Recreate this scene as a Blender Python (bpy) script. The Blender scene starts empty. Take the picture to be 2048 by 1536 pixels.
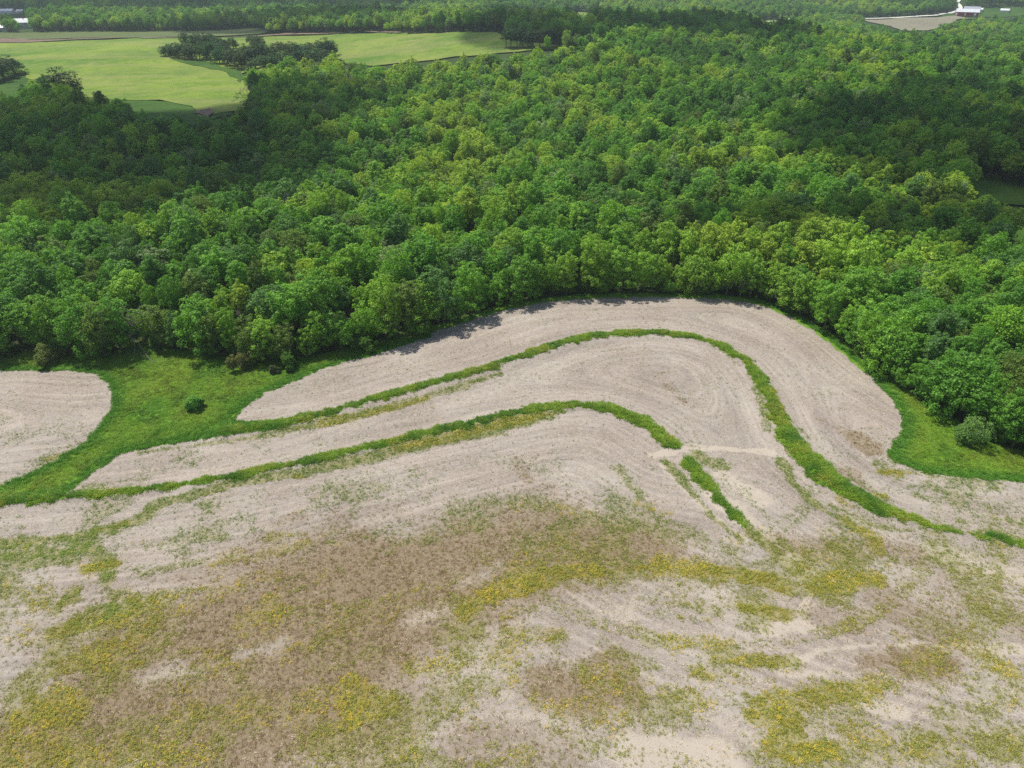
import bpy, math
import numpy as np
from mathutils import Vector
from mathutils.geometry import delaunay_2d_cdt

SC = bpy.context.scene
COL = SC.collection
RNG = np.random.default_rng(7)

# ------------------------------------------------------------------ camera, sky, sun, exposure
F, PITCH, CAMZ = 1409.0, math.radians(32.0), 85.0        # focal length in photograph pixels, tilt, drone height
cam = bpy.data.cameras.new('camera')
cam.sensor_width = 36.0
cam.lens = 36.0 * F / 2048.0
cam.clip_start, cam.clip_end = 0.5, 9000.0
camo = bpy.data.objects.new('camera', cam)
COL.objects.link(camo)
camo.location = (0, 0, CAMZ)
camo.rotation_euler = (math.pi / 2 - PITCH, 0, 0)
SC.camera = camo

SUN_EL, SUN_AZ = math.radians(62.0), math.radians(-52.0)  # azimuth from +Y (away from the camera), to the left
SUN = np.array([math.sin(SUN_AZ) * math.cos(SUN_EL), math.cos(SUN_AZ) * math.cos(SUN_EL), math.sin(SUN_EL)])
world = bpy.data.worlds.new('World')
SC.world = world
world.use_nodes = True
wn = world.node_tree
sky = wn.nodes.new('ShaderNodeTexSky')
sky.sky_type = 'NISHITA'
sky.sun_disc = False
sky.sun_elevation = SUN_EL
sky.sun_rotation = SUN_AZ
sky.air_density, sky.dust_density, sky.ozone_density = 1.0, 1.5, 1.0
bg = wn.nodes['Background']
bg.inputs['Strength'].default_value = 0.105
wn.links.new(sky.outputs[0], bg.inputs[0])
sl = bpy.data.lights.new('sun', 'SUN')
sl.energy = 4.4
sl.angle = math.radians(0.53)
sl.color = (1.0, 0.955, 0.88)
so = bpy.data.objects.new('sun', sl)
COL.objects.link(so)
so.rotation_euler = Vector(-SUN).to_track_quat('-Z', 'Y').to_euler()
so.location = (0, 0, 400)

SC.view_settings.view_transform = 'Standard'
SC.view_settings.look = 'None'
SC.view_settings.exposure = 0.25
SC.view_settings.gamma = 1.0
SC.view_settings.use_curve_mapping = False
SC.render.engine = 'CYCLES'
cy = SC.cycles
cy.max_bounces = 6
cy.diffuse_bounces = 3
cy.transmission_bounces = 3
cy.transparent_max_bounces = 8
cy.volume_bounces = 1
cy.use_denoising = False
cy.use_adaptive_sampling = True
cy.adaptive_threshold = 0.015

# ------------------------------------------------------------------ numbers
def ss(a, b, x):
    t = np.clip((x - a) / (b - a), 0, 1)
    return t * t * (3 - 2 * t)

_LAT = np.random.default_rng(99).random((256, 256))

def vn(x, y, scale, seed=0):
    x = np.asarray(x, float) / scale + seed * 17.31
    y = np.asarray(y, float) / scale + seed * 5.77
    xi, yi = np.floor(x).astype(int), np.floor(y).astype(int)
    fx, fy = x - xi, y - yi
    fx, fy = fx * fx * (3 - 2 * fx), fy * fy * (3 - 2 * fy)
    g = lambda a, b: _LAT[a & 255, b & 255]
    return (g(xi, yi) * (1 - fx) + g(xi + 1, yi) * fx) * (1 - fy) + (g(xi, yi + 1) * (1 - fx) + g(xi + 1, yi + 1) * fx) * fy

def fbm(x, y, scale, seed=0, n=3):
    s, a, t = 0, 1.0, 0
    for k in range(n):
        s = s + a * vn(x, y, scale / 2 ** k, seed + k)
        t += a
        a *= .55
    return s / t

def hgt(x, y):
    """height of the land"""
    x = np.asarray(x, float); y = np.asarray(y, float)
    far = ss(178, 330, y)
    z = far * (2.6 * np.sin(x / 72 + 1.3) * np.cos(y / 95) + 2.2 * np.sin((x + .6 * y) / 49))
    s = (y - (262 + 0.22 * (x + 150))) / 38.
    z = z - 9 * np.exp(-s * s) * ss(60, -60, x) * far
    z = z + 19 * np.exp(-((y - 690) / 190.) ** 2 - ((x - 90) / np.where(x > 90, 190., 330.)) ** 2)
    v0 = 790 + 170 * ss(60, -250, x)
    z = z - 16 * ss(v0, v0 + 260, y)
    z = z - 14 * ss(150, 430, x - .15 * (y - 400)) * ss(230, 520, y)
    z = z + 46 * ss(1150, 2400, y)
    return z

def ray(u, v):
    a, b = (u - 1024) / F, -(v - 768) / F
    return np.array([a, math.cos(PITCH) + b * math.sin(PITCH), -math.sin(PITCH) + b * math.cos(PITCH)])

def gnd(u, v):
    """where the sight line through a photograph pixel meets the land"""
    d = ray(u, v)
    t = 30.0
    while t < 6000:
        p = d * t
        if p[2] + CAMZ < hgt(p[0], p[1]):
            break
        t *= 1.01
    lo, hi = t / 1.01, t
    for _ in range(22):
        m = (lo + hi) / 2
        p = d * m
        if p[2] + CAMZ < hgt(p[0], p[1]):
            hi = m
        else:
            lo = m
    p = d * hi
    return p[0], p[1]

def G(pts):
    return np.array([gnd(u, v) for u, v in pts])

def project(x, y, z):
    z = z - CAMZ
    dep = y * math.cos(PITCH) - z * math.sin(PITCH)
    up = y * math.sin(PITCH) + z * math.cos(PITCH)
    return 1024 + F * x / dep, 768 - F * up / dep, dep

def inpoly(x, y, poly):
    c = np.zeros(np.shape(x), bool)
    n = len(poly)
    for i in range(n):
        x0, y0 = poly[i]
        x1, y1 = poly[(i + 1) % n]
        if y0 == y1:
            continue
        m = ((y0 > y) != (y1 > y)) & (x < (x1 - x0) * (y - y0) / (y1 - y0) + x0)
        c ^= m
    return c

def linedist(x, y, pts, w=None):
    """distance to a polyline, arc length there and (optional) half-width there"""
    best = np.full(np.shape(x), 1e9)
    arc = np.zeros(np.shape(x)); wid = np.zeros(np.shape(x))
    s0 = 0.0
    for i in range(len(pts) - 1):
        ax, ay = pts[i]; bx, by = pts[i + 1]
        dx, dy = bx - ax, by - ay
        L = math.hypot(dx, dy) + 1e-9
        t = np.clip(((x - ax) * dx + (y - ay) * dy) / (L * L), 0, 1)
        d = np.hypot(x - ax - t * dx, y - ay - t * dy)
        m = d < best
        best[m] = d[m]
        arc[m] = s0 + t[m] * L
        if w is not None:
            wid[m] = w[i] + (w[i + 1] - w[i]) * t[m]
        s0 += L
    return best, arc, wid

# ------------------------------------------------------------------ building helpers
def mesh_np(name, V, Fq, mats=(), smooth=False, midx=None):
    V = np.asarray(V, np.float32)
    me = bpy.data.meshes.new(name)
    Fq = np.asarray(Fq, np.int32)
    n, k = Fq.shape
    me.vertices.add(len(V))
    me.vertices.foreach_set('co', V.ravel())
    me.loops.add(n * k)
    me.loops.foreach_set('vertex_index', Fq.ravel())
    me.polygons.add(n)
    me.polygons.foreach_set('loop_start', np.arange(0, n * k, k, dtype=np.int32))
    me.polygons.foreach_set('loop_total', np.full(n, k, np.int32))
    if midx is not None:
        me.polygons.foreach_set('material_index', np.asarray(midx, np.int32))
    if smooth:
        me.polygons.foreach_set('use_smooth', np.ones(n, bool))
    for m in mats:
        me.materials.append(m)
    me.update(calc_edges=True)
    return me

def mesh_py(name, V, Fs, mats=(), smooth=False):
    me = bpy.data.meshes.new(name)
    me.from_pydata([tuple(v) for v in V], [], [tuple(f) for f in Fs])
    for m in mats:
        me.materials.append(m)
    if smooth:
        for p in me.polygons:
            p.use_smooth = True
    me.update()
    return me

def link(name, me, parent=None, **props):
    o = bpy.data.objects.new(name, me)
    COL.objects.link(o)
    if parent is not None:
        o.parent = parent
    for k, v in props.items():
        o[k] = v
    return o

def thing(name, label, cat, loc, rz=0.0, group=None, scale=None):
    o = bpy.data.objects.new(name, None)
    o.empty_display_size = 0.5
    COL.objects.link(o)
    o.location = loc
    o.rotation_euler = (0, 0, rz)
    if scale is not None:
        o.scale = scale
    o['label'] = label
    o['category'] = cat
    if group:
        o['group'] = group
    return o

def attr(me, name, typ, data, dom='POINT'):
    a = me.attributes.new(name, typ, dom)
    key = {'FLOAT': 'value', 'INT': 'value', 'FLOAT_VECTOR': 'vector', 'FLOAT_COLOR': 'color'}[typ]
    a.data.foreach_set(key, np.ascontiguousarray(data, np.int32 if typ == 'INT' else np.float32).ravel())

class NT:
    """a small writer for node materials"""
    def __init__(self, name):
        self.m = bpy.data.materials.new(name)
        self.m.use_nodes = True
        self.t = self.m.node_tree
        self.b = self.t.nodes['Principled BSDF']
        self.out = self.t.nodes['Material Output']
    def n(self, typ, ins=None, **kw):
        nd = self.t.nodes.new(typ)
        for k, v in kw.items():
            setattr(nd, k, v)
        for k, v in (ins or {}).items():
            self.set(nd.inputs[k], v)
        return nd
    def set(self, sock, v):
        if isinstance(v, bpy.types.NodeSocket):
            self.t.links.new(v, sock)
        elif isinstance(v, (tuple, list)) and len(v) == 3 and sock.type == 'RGBA':
            sock.default_value = (*v, 1)
        else:
            sock.default_value = v
    def math(self, op, a, b=0.0, c=0.0, clamp=False):
        nd = self.n('ShaderNodeMath', {0: a, 1: b, 2: c}, operation=op)
        nd.use_clamp = clamp
        return nd.outputs[0]
    def mix(self, f, a, b, blend='MIX'):
        nd = self.n('ShaderNodeMix', data_type='RGBA', blend_type=blend)
        self.set(nd.inputs[0], f); self.set(nd.inputs[6], a); self.set(nd.inputs[7], b)
        return nd.outputs[2]
    def noise(self, vec, scale, detail=3.0, rough=0.55):
        nd = self.n('ShaderNodeTexNoise', {'Scale': scale, 'Detail': detail, 'Roughness': rough})
        if vec is not None:
            self.t.links.new(vec, nd.inputs['Vector'])
        return nd.outputs[0]
    def step(self, x, lo, hi):
        nd = self.n('ShaderNodeMapRange', {0: x, 1: lo, 2: hi, 3: 0.0, 4: 1.0}, interpolation_type='SMOOTHSTEP')
        return nd.outputs[0]
    def attr(self, name, typ='GEOMETRY'):
        return self.n('ShaderNodeAttribute', attribute_name=name, attribute_type=typ)

def plain(name, col, rough=0.8, var=0.15, scale=2.0, spec=0.3, metal=0.0):
    k = NT(name)
    pos = k.n('ShaderNodeNewGeometry').outputs['Position']
    nz = k.noise(pos, scale, 4)
    lo = tuple(c * (1 - var) for c in col); hi = tuple(min(1, c * (1 + var)) for c in col)
    k.set(k.b.inputs['Base Color'], k.mix(nz, lo, hi))
    k.b.inputs['Roughness'].default_value = rough
    k.b.inputs['Specular IOR Level'].default_value = spec
    k.b.inputs['Metallic'].default_value = metal
    return k.m

# ------------------------------------------------------------------ materials
def leaf_material(name, trans=0.28, spread=0.35, spec=0.25):
    k = NT(name)
    tint = k.attr('tint', 'INSTANCER').outputs['Color']
    geo = k.n('ShaderNodeNewGeometry')
    r = geo.outputs['Random Per Island']
    gain = k.n('ShaderNodeMapRange', {0: r, 1: 0.0, 2: 1.0, 3: 1 - spread, 4: 1 + spread}).outputs[0]
    col = k.n('ShaderNodeVectorMath', {0: tint, 3: gain}, operation='SCALE').outputs[0]
    col = k.mix(k.math('MULTIPLY', r, 0.35), col, k.mix(1.0, col, (1.3, 1.1, 0.75), 'MULTIPLY'))
    k.set(k.b.inputs['Base Color'], col)
    k.b.inputs['Roughness'].default_value = 0.55
    k.b.inputs['Specular IOR Level'].default_value = spec
    tr = k.n('ShaderNodeBsdfTranslucent', {'Color': k.mix(1.0, col, (1.35, 1.35, 0.55), 'MULTIPLY')})
    mx = k.n('ShaderNodeMixShader', {0: trans})
    k.t.links.new(k.b.outputs[0], mx.inputs[1])
    k.t.links.new(tr.outputs[0], mx.inputs[2])
    k.t.links.new(mx.outputs[0], k.out.inputs['Surface'])
    return k.m

M_LEAF = leaf_material('foliage', trans=0.42)
M_GRASS = leaf_material('grass_blades', trans=0.3, spread=0.3)
M_WEED = leaf_material('weed_leaves', trans=0.2, spread=0.35)
M_BARK = plain('bark', (0.10, 0.08, 0.062), 0.9, 0.35, 3.0)
M_DEADWOOD = plain('bare_wood', (0.27, 0.245, 0.23), 0.9, 0.3, 2.0)
M_BRUSH = plain('grey_brush', (0.27, 0.23, 0.19), 0.9, 0.3, 2.0)

def field_material():
    k = NT('crop_residue_soil')
    pos = k.n('ShaderNodeNewGeometry').outputs['Position']
    c1 = k.attr('cover'); c2 = k.attr('cover2')
    s1 = k.n('ShaderNodeSeparateColor', {0: c1.outputs['Color']})
    s2 = k.n('ShaderNodeSeparateColor', {0: c2.outputs['Color']})
    grass, green, yellow = s1.outputs
    brown, pale, wood = s2.outputs
    row = k.attr('rowuv').outputs['Vector']
    # straw and soil
    st = k.n('ShaderNodeVectorMath', {0: row, 1: (2.4, 0.10, 1.0)}, operation='MULTIPLY').outputs[0]
    streak = k.noise(st, 1.0, 4, 0.65)
    st2 = k.n('ShaderNodeVectorMath', {0: row, 1: (0.28, 0.02, 1.0)}, operation='MULTIPLY').outputs[0]
    band = k.noise(st2, 1.0, 3, 0.6)
    rx = k.n('ShaderNodeSeparateXYZ', {0: row}).outputs[0]
    rows = k.math('SINE', k.math('MULTIPLY', rx, 6.2832 / 1.5))
    trk = k.step(k.math('SINE', k.math('MULTIPLY', rx, 6.2832 / 4.6)), 0.90, 0.99)
    big = k.noise(pos, 0.055, 4, 0.6)
    fine = k.noise(pos, 5.5, 4, 0.75)
    mid = k.noise(pos, 1.1, 4, 0.65)
    straw = (0.425, 0.378, 0.320); soil = (0.195, 0.166, 0.142); cream = (0.52, 0.455, 0.365)
    a = k.math('MULTIPLY_ADD', streak, 0.42, k.math('MULTIPLY', fine, 1.05))
    a = k.math('ADD', a, k.math('MULTIPLY', mid, 0.45))
    a = k.math('ADD', a, k.math('MULTIPLY', band, 0.54))
    a = k.math('ADD', a, k.math('MULTIPLY', big, 0.35))
    a = k.math('ADD', a, k.math('MULTIPLY', rows, 0.03))
    a = k.math('ADD', a, k.math('MULTIPLY', k.math('MULTIPLY', trk, band), 0.15))
    a = k.step(a, 1.06, 1.72)
    base = k.mix(a, soil, straw)
    fleck = k.step(k.noise(pos, 3.6, 3, 0.7), 0.56, 0.66)
    base = k.mix(k.math('MULTIPLY', fleck, 0.38), base, (0.60, 0.54, 0.46))
    dk = k.step(k.noise(pos, 2.9, 3, 0.7), 0.62, 0.70)
    base = k.mix(k.math('MULTIPLY', dk, 0.4), base, (0.15, 0.125, 0.10))
    warm = k.mix(k.step(big, 0.35, 0.7), (1.0, 0.97, 0.96), (1.0, 1.0, 1.0))
    base = k.mix(1.0, base, warm, 'MULTIPLY')
    pn = k.math('ADD', pale, k.math('MULTIPLY_ADD', mid, 0.9, -0.45))
    base = k.mix(k.math('MULTIPLY', k.step(pn, 0.15, 0.85), 0.78), base, k.mix(fine, (0.40, 0.345, 0.275), cream))
    # dead brown weeds
    st3 = k.n('ShaderNodeVectorMath', {0: row, 1: (2.6, 0.8, 1.0)}, operation='MULTIPLY').outputs[0]
    mott = k.math('MULTIPLY_ADD', k.noise(st3, 1.0, 5, 0.75), 0.6, k.math('MULTIPLY', k.noise(pos, 2.6, 6, 0.75), 0.4))
    det = k.math('ADD', k.math('MULTIPLY', fine, 1.1), k.math('MULTIPLY', mott, 1.5))
    det = k.math('SUBTRACT', det, 1.3)
    bm = k.step(k.math('ADD', brown, det), 0.10, 0.85)
    bcol = k.mix(k.step(k.noise(pos, 2.4, 4, 0.7), 0.32, 0.68), (0.165, 0.115, 0.064), (0.260, 0.198, 0.115))
    base = k.mix(k.math('MULTIPLY', bm, 0.90), base, bcol)
    gm = k.step(k.math('ADD', green, k.math('MULTIPLY', det, 1.3)), 0.25, 0.9)
    gcol = k.mix(fine, (0.135, 0.145, 0.028), (0.30, 0.275, 0.065))
    base = k.mix(k.math('MULTIPLY', gm, 0.62), base, gcol)
    ym = k.step(k.math('ADD', yellow, k.math('MULTIPLY', det, 1.3)), 0.25, 0.95)
    base = k.mix(k.math('MULTIPLY', ym, 0.62), base, k.mix(fine, (0.16, 0.17, 0.03), (0.34, 0.28, 0.035)))
    gr = k.step(k.math('ADD', grass, k.math('MULTIPLY', det, 0.7)), 0.35, 0.62)
    grc = k.mix(k.step(k.noise(pos, 0.35, 4, 0.65), 0.3, 0.7), (0.085, 0.190, 0.016), (0.15, 0.265, 0.028))
    base = k.mix(gr, base, grc)
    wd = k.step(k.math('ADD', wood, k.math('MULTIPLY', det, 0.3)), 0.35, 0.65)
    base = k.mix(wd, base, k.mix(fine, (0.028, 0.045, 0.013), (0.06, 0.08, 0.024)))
    k.set(k.b.inputs['Base Color'], base)
    k.b.inputs['Roughness'].default_value = 0.95
    k.b.inputs['Specular IOR Level'].default_value = 0.1
    hb = k.math('ADD', fine, k.math('MULTIPLY', streak, 0.7))
    bp = k.n('ShaderNodeBump', {'Strength': 0.7, 'Distance': 0.14, 'Height': hb})
    k.t.links.new(bp.outputs[0], k.b.inputs['Normal'])
    return k.m

def turf_material(name, lo, hi, spot, s_big=0.02, amt=0.5, stripes=None):
    k = NT(name)
    pos = k.n('ShaderNodeNewGeometry').outputs['Position']
    big = k.noise(pos, s_big, 5, 0.65)
    fine = k.noise(pos, 0.9, 4, 0.7)
    mid = k.noise(pos, 0.12, 4, 0.65)
    a = k.math('ADD', k.math('MULTIPLY', big, 0.9), k.math('MULTIPLY', fine, 0.5))
    a = k.math('ADD', a, k.math('MULTIPLY', mid, 0.6))
    c = k.mix(k.step(a, 0.75, 1.25), lo, hi)
    sp = k.step(k.math('ADD', k.noise(pos, s_big * 1.7, 3, 0.6), k.math('MULTIPLY', mid, 0.35)), 0.76, 0.95)
    c = k.mix(k.math('MULTIPLY', sp, amt), c, spot)
    if stripes:
        v = k.n('ShaderNodeVectorMath', {0: pos, 1: stripes}, operation='MULTIPLY').outputs[0]
        st = k.step(k.noise(v, 1.0, 2, 0.5), 0.4, 0.65)
        c = k.mix(k.math('MULTIPLY', st, 0.4), c, spot)
    k.set(k.b.inputs['Base Color'], c)
    k.b.inputs['Roughness'].default_value = 0.95
    k.b.inputs['Specular IOR Level'].default_value = 0.1
    bp = k.n('ShaderNodeBump', {'Strength': 0.5, 'Distance': 0.3, 'Height': fine})
    k.t.links.new(bp.outputs[0], k.b.inputs['Normal'])
    return k.m

# ------------------------------------------------------------------ the traced lines of the place
EDGE_PX = [(-260, 745), (-120, 742), (0, 722), (60, 708), (130, 715), (215, 720), (275, 690), (330, 704), (400, 714), (470, 722),
           (540, 730), (590, 722), (640, 714), (700, 702), (760, 686), (830, 668), (900, 647), (960, 629), (1020, 613), (1080, 601),
           (1150, 593), (1250, 590), (1350, 590), (1450, 593), (1520, 603), (1580, 627), (1640, 661), (1690, 699), (1735, 737),
           (1770, 758), (1830, 800), (1885, 832), (1930, 860), (1975, 886), (2030, 906), (2120, 925), (2300, 960)]
EDGE = G(EDGE_PX)
WOOD = np.vstack([EDGE, [[900, 120], [2600, 2600], [-2600, 2600], [-900, 140]]])

TA_PX = [(455, 862), (560, 850), (640, 832), (720, 808), (800, 786), (880, 764), (960, 742), (1040, 716), (1110, 692), (1180, 675), (1250, 667),
         (1320, 666), (1380, 674), (1440, 692), (1490, 722), (1520, 760), (1545, 805), (1562, 845), (1582, 882), (1612, 918), (1650, 952),
         (1695, 986), (1745, 1012), (1800, 1035), (1860, 1054), (1905, 1066), (1945, 1074), (1985, 1076), (2048, 1092), (2140, 1108)]
TA_W = [1.7, 1.7, 1.4, 1.3, 1.3, 1.4, 1.4, 1.4, 1.5, 1.6, 1.6, 1.6, 1.6, 1.6, 1.7, 1.7, 1.8, 2.3, 2.9, 3.2, 3.2, 2.5, 1.8, 1.3, 0.8, 0.5, 0.4, 0.6, 0.6, 0.5]
TB_PX = [(-80, 1012), (0, 1004), (60, 1000), (130, 995), (220, 989), (300, 981), (400, 968), (500, 950), (600, 930), (700, 906), (800, 882), (900, 859),
         (1000, 836), (1080, 820), (1150, 812), (1220, 818), (1272, 838), (1310, 862), (1342, 890)]
TB_W = [1.4, 1.4, 1.4, 1.2, 1.0, 0.9, 0.9, 1.0, 1.0, 1.0, 1.1, 1.2, 1.3, 1.4, 1.5, 1.7, 1.8, 1.8, 1.6]
TC_PX = [(1372, 922), (1392, 944), (1420, 978), (1450, 1010), (1474, 1034), (1493, 1055)]
TC_W = [1.1, 1.4, 1.2, 1.1, 1.1, 0.6]
TA_W = [w * .88 for w in TA_W]; TB_W = [w * .92 for w in TB_W]
TA, TB, TC = G(TA_PX), G(TB_PX), G(TC_PX)
WATERWAY = G([(-200, 1030), (0, 1010), (60, 1005), (130, 990), (165, 960), (200, 935), (232, 912), (270, 901), (330, 889), (400, 880), (480, 869),
              (560, 858), (600, 846), (520, 846), (468, 845), (475, 829), (495, 809), (530, 786), (580, 765), (640, 740), (690, 723), (740, 711),
              (800, 692), (860, 674), (860, 600), (-300, 650), (-300, 742), (0, 742), (60, 742), (140, 742), (190, 748), (215, 765), (227, 788),
              (222, 818), (200, 850), (172, 884), (100, 926), (40, 956), (-40, 990), (-200, 1010)])
RIGHTGRASS = G([(1500, 585), (1520, 606), (1580, 628), (1640, 664), (1700, 712), (1750, 760), (1788, 800), (1806, 838), (1802, 872), (1775, 905),
                (1790, 925), (1850, 946), (1940, 956), (2048, 963), (2300, 985), (2300, 850), (1900, 650)])

# ------------------------------------------------------------------ land
def axis(a, b, step, lo, hi, grow):
    mid = list(np.arange(a, b + step * .5, step))
    s, p, up = step, mid[-1], []
    while p < hi:
        s *= grow; p += s; up.append(p)
    s, p, dn = step, mid[0], []
    while p > lo:
        s *= grow; p -= s; dn.append(p)
    return np.array(dn[::-1] + mid + up)

def grid_mesh(name, xs, ys, zf, mats):
    X, Y = np.meshgrid(xs, ys)
    Z = zf(X, Y)
    nx, ny = len(xs), len(ys)
    idx = np.arange(nx * ny).reshape(ny, nx)
    q = np.stack([idx[:-1, :-1], idx[:-1, 1:], idx[1:, 1:], idx[1:, :-1]], -1).reshape(-1, 4)
    me = mesh_np(name, np.stack([X, Y, Z], -1).reshape(-1, 3), q, mats, smooth=True)
    return me, X, Y, Z

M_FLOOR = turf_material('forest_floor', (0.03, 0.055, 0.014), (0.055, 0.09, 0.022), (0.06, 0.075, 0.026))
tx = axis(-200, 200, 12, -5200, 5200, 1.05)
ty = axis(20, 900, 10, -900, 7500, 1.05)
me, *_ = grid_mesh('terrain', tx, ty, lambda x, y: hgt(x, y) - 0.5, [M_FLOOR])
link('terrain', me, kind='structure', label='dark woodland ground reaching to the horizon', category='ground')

fx = np.arange(-175, 175.1, 0.45)
fy = np.arange(34, 206, 0.45)
DA = {}
def field_z(x, y):
    da, sa, wa = linedist(x, y, TA, TA_W)
    db, sb, wb = linedist(x, y, TB, TB_W)
    dc, sc_, wc = linedist(x, y, TC, TC_W)
    de, se, _ = linedist(x, y, EDGE)
    DA.update(a=(da, sa, wa), b=(db, sb, wb), c=(dc, sc_, wc), e=(de, se, None))
    z = hgt(x, y) + 0.55 * np.exp(-(da / 2.6) ** 2) + 0.55 * np.exp(-(db / 2.4) ** 2) + 0.3 * np.exp(-(dc / 1.6) ** 2)
    z = z + 0.5 * (fbm(x, y, 30, 3) - .5) + 0.10 * (fbm(x, y, 2.2, 5) - .5)
    return z
M_FIELD = field_material()
fme, FX, FY, FZ = grid_mesh('field', fx, fy, field_z, [M_FIELD])

RAG4 = fbm(FX, FY, 3.5, 3, 4) - .5; RAG2 = fbm(FX, FY, 11, 13, 2) - .5; RAG8 = fbm(FX, FY, 8, 23, 4) - .5
def rolled(A, seed):
    return np.roll(A, (seed * 37 % A.shape[0], seed * 91 % A.shape[1]), (0, 1))
def stroke(pts_px, hw, soft=1.0, rag=1.0, seed=0):
    d, _, _ = linedist(FX, FY, G(pts_px) if len(pts_px) > 1 else np.vstack([G(pts_px)] * 2) + [[0, 0], [.01, 0]])
    d = d + rag * 4.0 * rolled(RAG4, seed) + rag * 3.0 * rolled(RAG2, seed)
    return 1 - ss(hw - soft, hw + soft, d)

def area(pts_px, soft=3.0, rag=1.0, seed=0):
    p = G(pts_px)
    d, _, _ = linedist(FX, FY, np.vstack([p, p[:1]]))
    d = np.where(inpoly(FX, FY, p), d, -d)
    d = d + rag * 10 * rolled(RAG8, seed)
    return ss(-soft, soft, d)

nf = fbm(FX, FY, 2.0, 31, 3) - .5
nm = fbm(FX, FY, 7.0, 41, 4)
wgrass = np.zeros_like(FX)
for key in 'abc':
    d, s, w = DA[key]
    wgrass = np.maximum(wgrass, (1 - ss(w - .5, w + .5, d + 2.6 * nf)))
for poly in (WATERWAY, RIGHTGRASS):
    d, _, _ = linedist(FX, FY, np.vstack([poly, poly[:1]]))
    d = np.where(inpoly(FX, FY, poly), d, -d)
    wgrass = np.maximum(wgrass, ss(-.35, .35, d + 1.2 * nf))
inwood = inpoly(FX, FY, WOOD)
de = np.where(inwood, -DA['e'][0], DA['e'][0])
wgrass = np.maximum(wgrass, 1 - ss(1.0, 2.2, de + 2.0 * nf))
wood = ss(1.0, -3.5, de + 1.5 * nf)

# weeds: green, yellow and dead brown cover on the stubble, traced as strokes on the ground
green = np.zeros_like(FX); yellow = np.zeros_like(FX); brown = np.zeros_like(FX); pale = np.zeros_like(FX)
def put(A, w, amt):
    np.maximum(A, w * amt, out=A)
put(brown, area([(150, 1270), (330, 1190), (480, 1130), (600, 1080), (720, 1045), (880, 1022), (1040, 1002), (1200, 1015), (1330, 1050), (1410, 1110),
                 (1330, 1140), (1180, 1155), (1040, 1195), (960, 1240), (900, 1290), (860, 1350), (820, 1440), (790, 1600), (-150, 1600), (-100, 1470),
                 (70, 1390), (100, 1310)], 10, 1.3, 1), 0.78)
put(brown, area([(560, 1240), (760, 1180), (1000, 1130), (1250, 1085), (1330, 1110), (1150, 1150), (960, 1215), (800, 1330), (500, 1360), (330, 1420), (200, 1440), (260, 1370)], 9, 1.2, 2), 1.05)
for i, (p, hw, a) in enumerate([([(1560, 1085), (1680, 1095), (1830, 1110)], 3, .5), ([(1700, 870), (1740, 900)], 2.2, .6), ([(1640, 840), (1720, 880)], 1.6, .4),
        ([(1700, 950), (1730, 975)], 1.6, .5), ([(1740, 1320), (1880, 1325)], 3.0, .8), ([(1780, 1220), (1880, 1260)], 5, .5), ([(1100, 1370), (1250, 1390)], 4, .7),
        ([(1180, 1340), (1230, 1330)], 2.5, .6), ([(1340, 770), (1370, 810)], 1.4, .35), ([(1030, 920), (1060, 960)], 1.5, .4), ([(560, 1045), (600, 1035)], 1.2, .4),
        ([(950, 1480), (1100, 1500)], 4, .4), ([(1260, 1115), (1275, 1115)], .8, .6), ([(1900, 1180), (2040, 1240)], 5, .35), ([(1640, 1230), (1720, 1240)], 3, .35)]):
    put(brown, stroke(p, hw, hw * .6, 1, 50 + i), a)
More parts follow.
